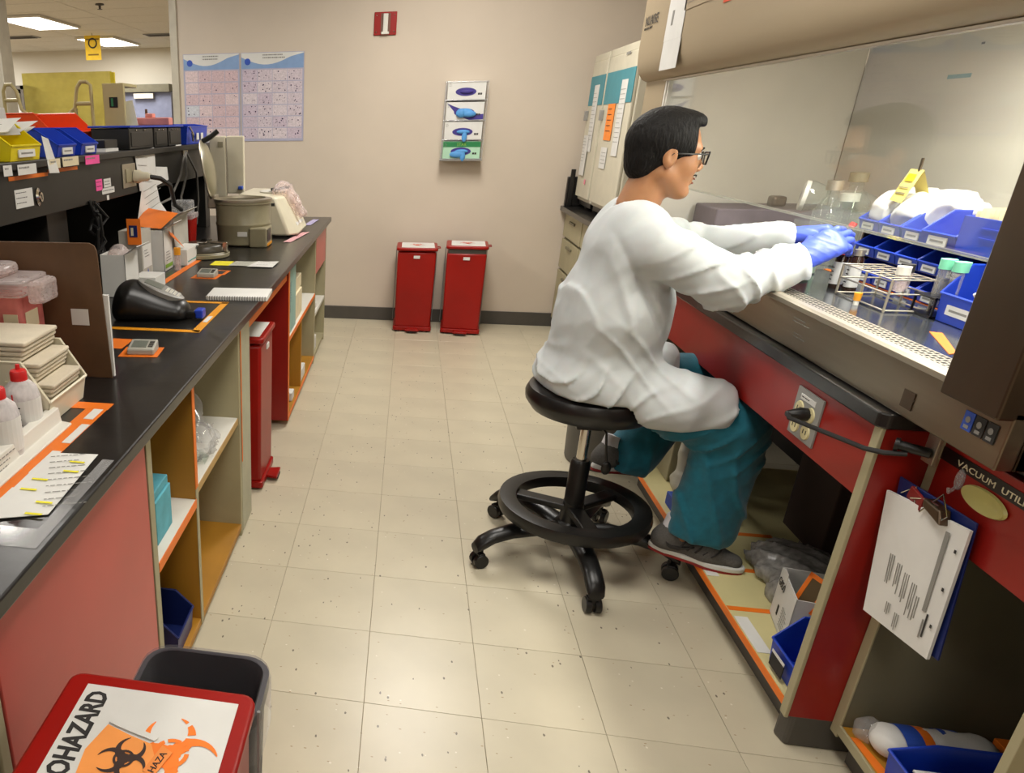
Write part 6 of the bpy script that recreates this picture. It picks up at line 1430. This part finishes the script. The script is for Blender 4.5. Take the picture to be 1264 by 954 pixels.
bc.tube([(1.066, .015, .722), (1.072, -.01, .748), (1.066, -.03, .722)], .0018, 6).tube([(1.062, -.055, .715), (1.078, -.075, .765), (1.070, -.112, .735), (1.066, -.105, .722)], .0018, 6).tube([(1.062, -.02, .728), (1.070, -.05, .742), (1.068, -.085, .745)], .0018, 6)
bc.build('clip_wire', M_chrome, cl, smooth=True)
MB().prism([(-.112, .715), (-.055, .728), (-.052, .745), (-.10, .742)], 1.062, 1.084, 'x').build('bulldog_clip', M_steelD, cl, bevel=.003)
MB().prism([(.0, .722), (-.048, .712), (-.048, .738), (-.005, .748)], 1.066, 1.072, 'x').build('red_clip', mat('dark_red_metal', '#7a1c1a', .4), cl, bevel=.001)
hk = thing('adhesive_hook', 'clear plastic adhesive hook above the navy clipboard', 'hook', (1.10, -.045, .78)); MB().lathe([(.0, 0), (.014, 0), (.013, .003), (.0, .003)], 16, frame((1.1095, -.055, .79), -Y_, Z_) @ Matrix.Diagonal((.8, 1.6, 1, 1))).tube([(1.108, -.055, .775), (1.095, -.058, .762), (1.092, -.06, .772)], .003, 6).build('body', M_pvc, hk, smooth=True)
# ================================================================ under the right bench
SZ = .1185
bx = thing('carton', 'open white carton standing on the shelf under the bench', 'box', (1.17, .36, SZ), math.radians(-12))
e = .003; w_, d_, h_ = .055, .085, .15
MB().box(-w_, -w_+e, -d_, d_, 0, h_).box(w_-e, w_, -d_, d_, 0, h_).box(-w_, w_, -d_, -d_+e, 0, h_).box(-w_, w_, d_-e, d_, 0, h_).box(-w_, w_, -d_, d_, 0, e).build('body', M_paper, bx, world=False)
MB().box(-w_-.001, -w_, .02, .06, h_-.03, h_+.012, RY(0)).build('flap', M_paper, bx, world=False)
wm = WM[bx.name]; text('G850', wm @ Vector((-w_-.0005, .075, .105)), wm.to_3x3() @ -Y_, Z_, .035, M_ink, bx, sx=.8)
lines('print', wm @ Vector((-w_-.0005, -.01, .075)), wm.to_3x3() @ -Y_, Z_, .06, 7, .009, M_greyink, bx)
MB().box(-w_-.0015, -w_-.0005, .02, .03, .03, .06).build('mark', M_ink, bx, world=False)
oc = thing('orange_card', 'orange card frame leaning on the open carton under the bench', 'card', (1.14, .28, .25))
fm = frame((1.115, .335, .235), (.02, -.062, .0), (.03, .01, .09)); MB().box(0, .065, 0, .012, 0, .002, fm).box(0, .065, .083, .095, 0, .002, fm).box(0, .012, 0, .095, 0, .002, fm).box(.053, .065, 0, .095, 0, .002, fm).build('frame', M_orange, oc); MB().box(.012, .053, .012, .083, .0, .001, fm).build('window', mat('dim_window', '#5a4a30', .4), oc)
stack_bin(1.13, .165, SZ, NX, .12, .19, .14, M_blue, 'blue bin with a dark card under the bench by the red end panel', front=.5, card=False)
t = thing('dark_card', 'black card with a white edge stuck on the blue bin under the bench', 'card', (1.04, .17, SZ+.03)); MB().box(1.026, 1.028, .13, .195, SZ+.012, SZ+.05).build('card', M_ink, t); MB().box(1.0255, 1.0265, .13, .195, SZ+.05, SZ+.058).build('white_edge', M_paper, t)
bp_ = thing('bubble_wrap', 'crumpled clear packing film on the shelf behind the near shoe', 'packing film', (1.25, .62, SZ))
def bw(x, y, z):
    d = un(.03, el(x, y, z, (1.29, .66, .15), (.12, .14, .045)), el(x, y, z, (1.20, .50, .14), (.05, .07, .05)))
    return d-.008*fold(x*38+y*30)-.004*fold(x*90-y*70+z*60)
nbuild('film', bw, (1.06, .38, .115), (1.45, .88, .24), .009, mat('grey_film', '#8a8782', .2, noise=.25, nscale=40), bp_, 1)
for k, (x, y, w_, d_, h_, m_, lb) in enumerate(((1.50, .40, .16, .3, .22, 'dark', 'dark box at the back of the shelf under the bench'), (1.50, .9, .2, .25, .3, 'dark', 'dark carton behind the trouser legs under the bench'), (1.30, .20, .1, .1, .3, 'grey', 'grey folder edge behind the red end panel'))):
    t = thing('stored_carton', lb, 'box', (x, y, SZ)); MB().box(-w_/2, w_/2, -d_/2, d_/2, 0.0005, h_).build('body', mat('dim_brown', '#3a2a22', .8) if m_ == 'dark' else M_grey, t, world=False, bevel=.004)
t = thing('white_bag', 'clear white bag leaning under the bench behind the far trouser leg', 'bag', (1.15, 1.22, SZ))
def wbf(x, y, z): return un(.03, rc(x, y, z, (1.16, 1.22, .16), (1.12, 1.24, .34), .06, .02), el(x, y, z, (1.17, 1.2, .15), (.08, .09, .04)))-.006*fold(x*50+z*30+y*20)
nbuild('bag', wbf, (1.03, 1.06, .115), (1.32, 1.36, .42), .009, mat('dull_white_bag', '#a9a596', .5, noise=.1), t, 1)
t = thing('cream_carton', 'cream carton on the shelf under the far part of the right bench', 'box', (1.2, 1.45, SZ)); MB().box(-.10, .14, -.15, .15, .0005, .24).build('body', M_creamd, t, world=False, bevel=.004)
t = thing('blue_strap', 'blue tray edge under the bench between the trouser legs', 'tray', (1.12, 1.05, SZ)); MB().box(-.08, .12, -.05, .06, .0005, .05).build('body', M_bluep, t, world=False, bevel=.004)
# lower right cabinet contents
QZ = .1055
wp = thing('wipes_pack', 'blue and white soft pack on the lowest shelf at the right edge', 'pack', (1.22, -.06, QZ))
def wpf(x, y, z):
    d = rc(x, y, z, (1.17, -.055, .14), (1.33, -.07, .15), .034, .034, (1, 1.3, .95)); return d-.003*fold(x*60+y*40)
nbuild('body', wpf, (1.10, -.15, .1), (1.42, .015, .21), .007, M_paper, wp, 1)
for x0, x1, m_ in ((1.178, 1.215, M_bluep), (1.262, 1.30, M_bluep), (1.215, 1.235, M_orange)):
    bmv = MB(); n_ = 14
    for i in range(n_):
        a0, a1 = math.pi*(i)/n_-.2, math.pi*(i+1)/n_-.2
        y_ = lambda a: -.06+.0460*math.cos(a); z_ = lambda a: .143+.035*math.sin(a)
        bmv.add([(x0, y_(a0), z_(a0)), (x1, y_(a0), z_(a0)), (x1, y_(a1), z_(a1)), (x0, y_(a1), z_(a1))], [(0, 1, 2, 3)])
    bmv.build('printed_band', m_, wp, smooth=True)
t = thing('crumpled_film', 'crumpled clear film beside the blue and white pack', 'film', (1.14, -.03, QZ))
nbuild('film', lambda x, y, z: el(x, y, z, (1.145, -.02, .135), (.025, .025, .03))-.004*fold(x*90+y*70+z*60), (1.1, -.07, .1), (1.19, .012, .19), .005, M_wrap, t, 1)
t = thing('orange_tape', 'orange tape on the front of the lowest right shelf', 'tape', (1.13, -.09, QZ)); MB().prism([(1.119, -.02), (1.135, -.02), (1.15, -.17), (1.125, -.17)], QZ, QZ+.0007).build('strip', M_orange, t)
t = thing('orange_tag', 'orange tag lying on the lowest right shelf behind the blue pack', 'tag', (1.36, -.08, QZ)); MB().box(1.39, 1.46, -.10, -.02, QZ, QZ+.05).build('card', M_orange, t, bevel=.001); MB().box(1.41, 1.44, -.101, -.10, QZ+.015, QZ+.03).build('print', M_ink, t)
t = thing('yellow_tape', 'yellow tape loop at the back of the lowest right shelf', 'tape', (1.5, -.12, QZ)); MB().lathe([(.04, 0), (.04, .02), (.03, .02), (.03, 0)], 20).build('roll', M_yeln, t, world=False)
t = thing('white_roll', 'white roll in the shadow at the back of the lowest right shelf', 'roll', (1.60, -.17, QZ)); MB().lathe([(.06, 0), (.06, .05), (.02, .05), (.02, 0)], 24).build('roll', M_paper, t, world=False, smooth=True)
stack_bin(1.26, -.235, QZ, NX, .21, .28, .10, M_blue, 'wide blue bin holding a white sheet at the lower right corner', front=.75, card=False)
t = thing('white_sheet', 'white sheet lying in the wide blue bin at the lower right corner', 'paper', (1.25, -.24, QZ+.06)); MB().box(1.15, 1.36, -.31, -.165, QZ+.055, QZ+.062).build('sheet', M_paper, t, bevel=.001)
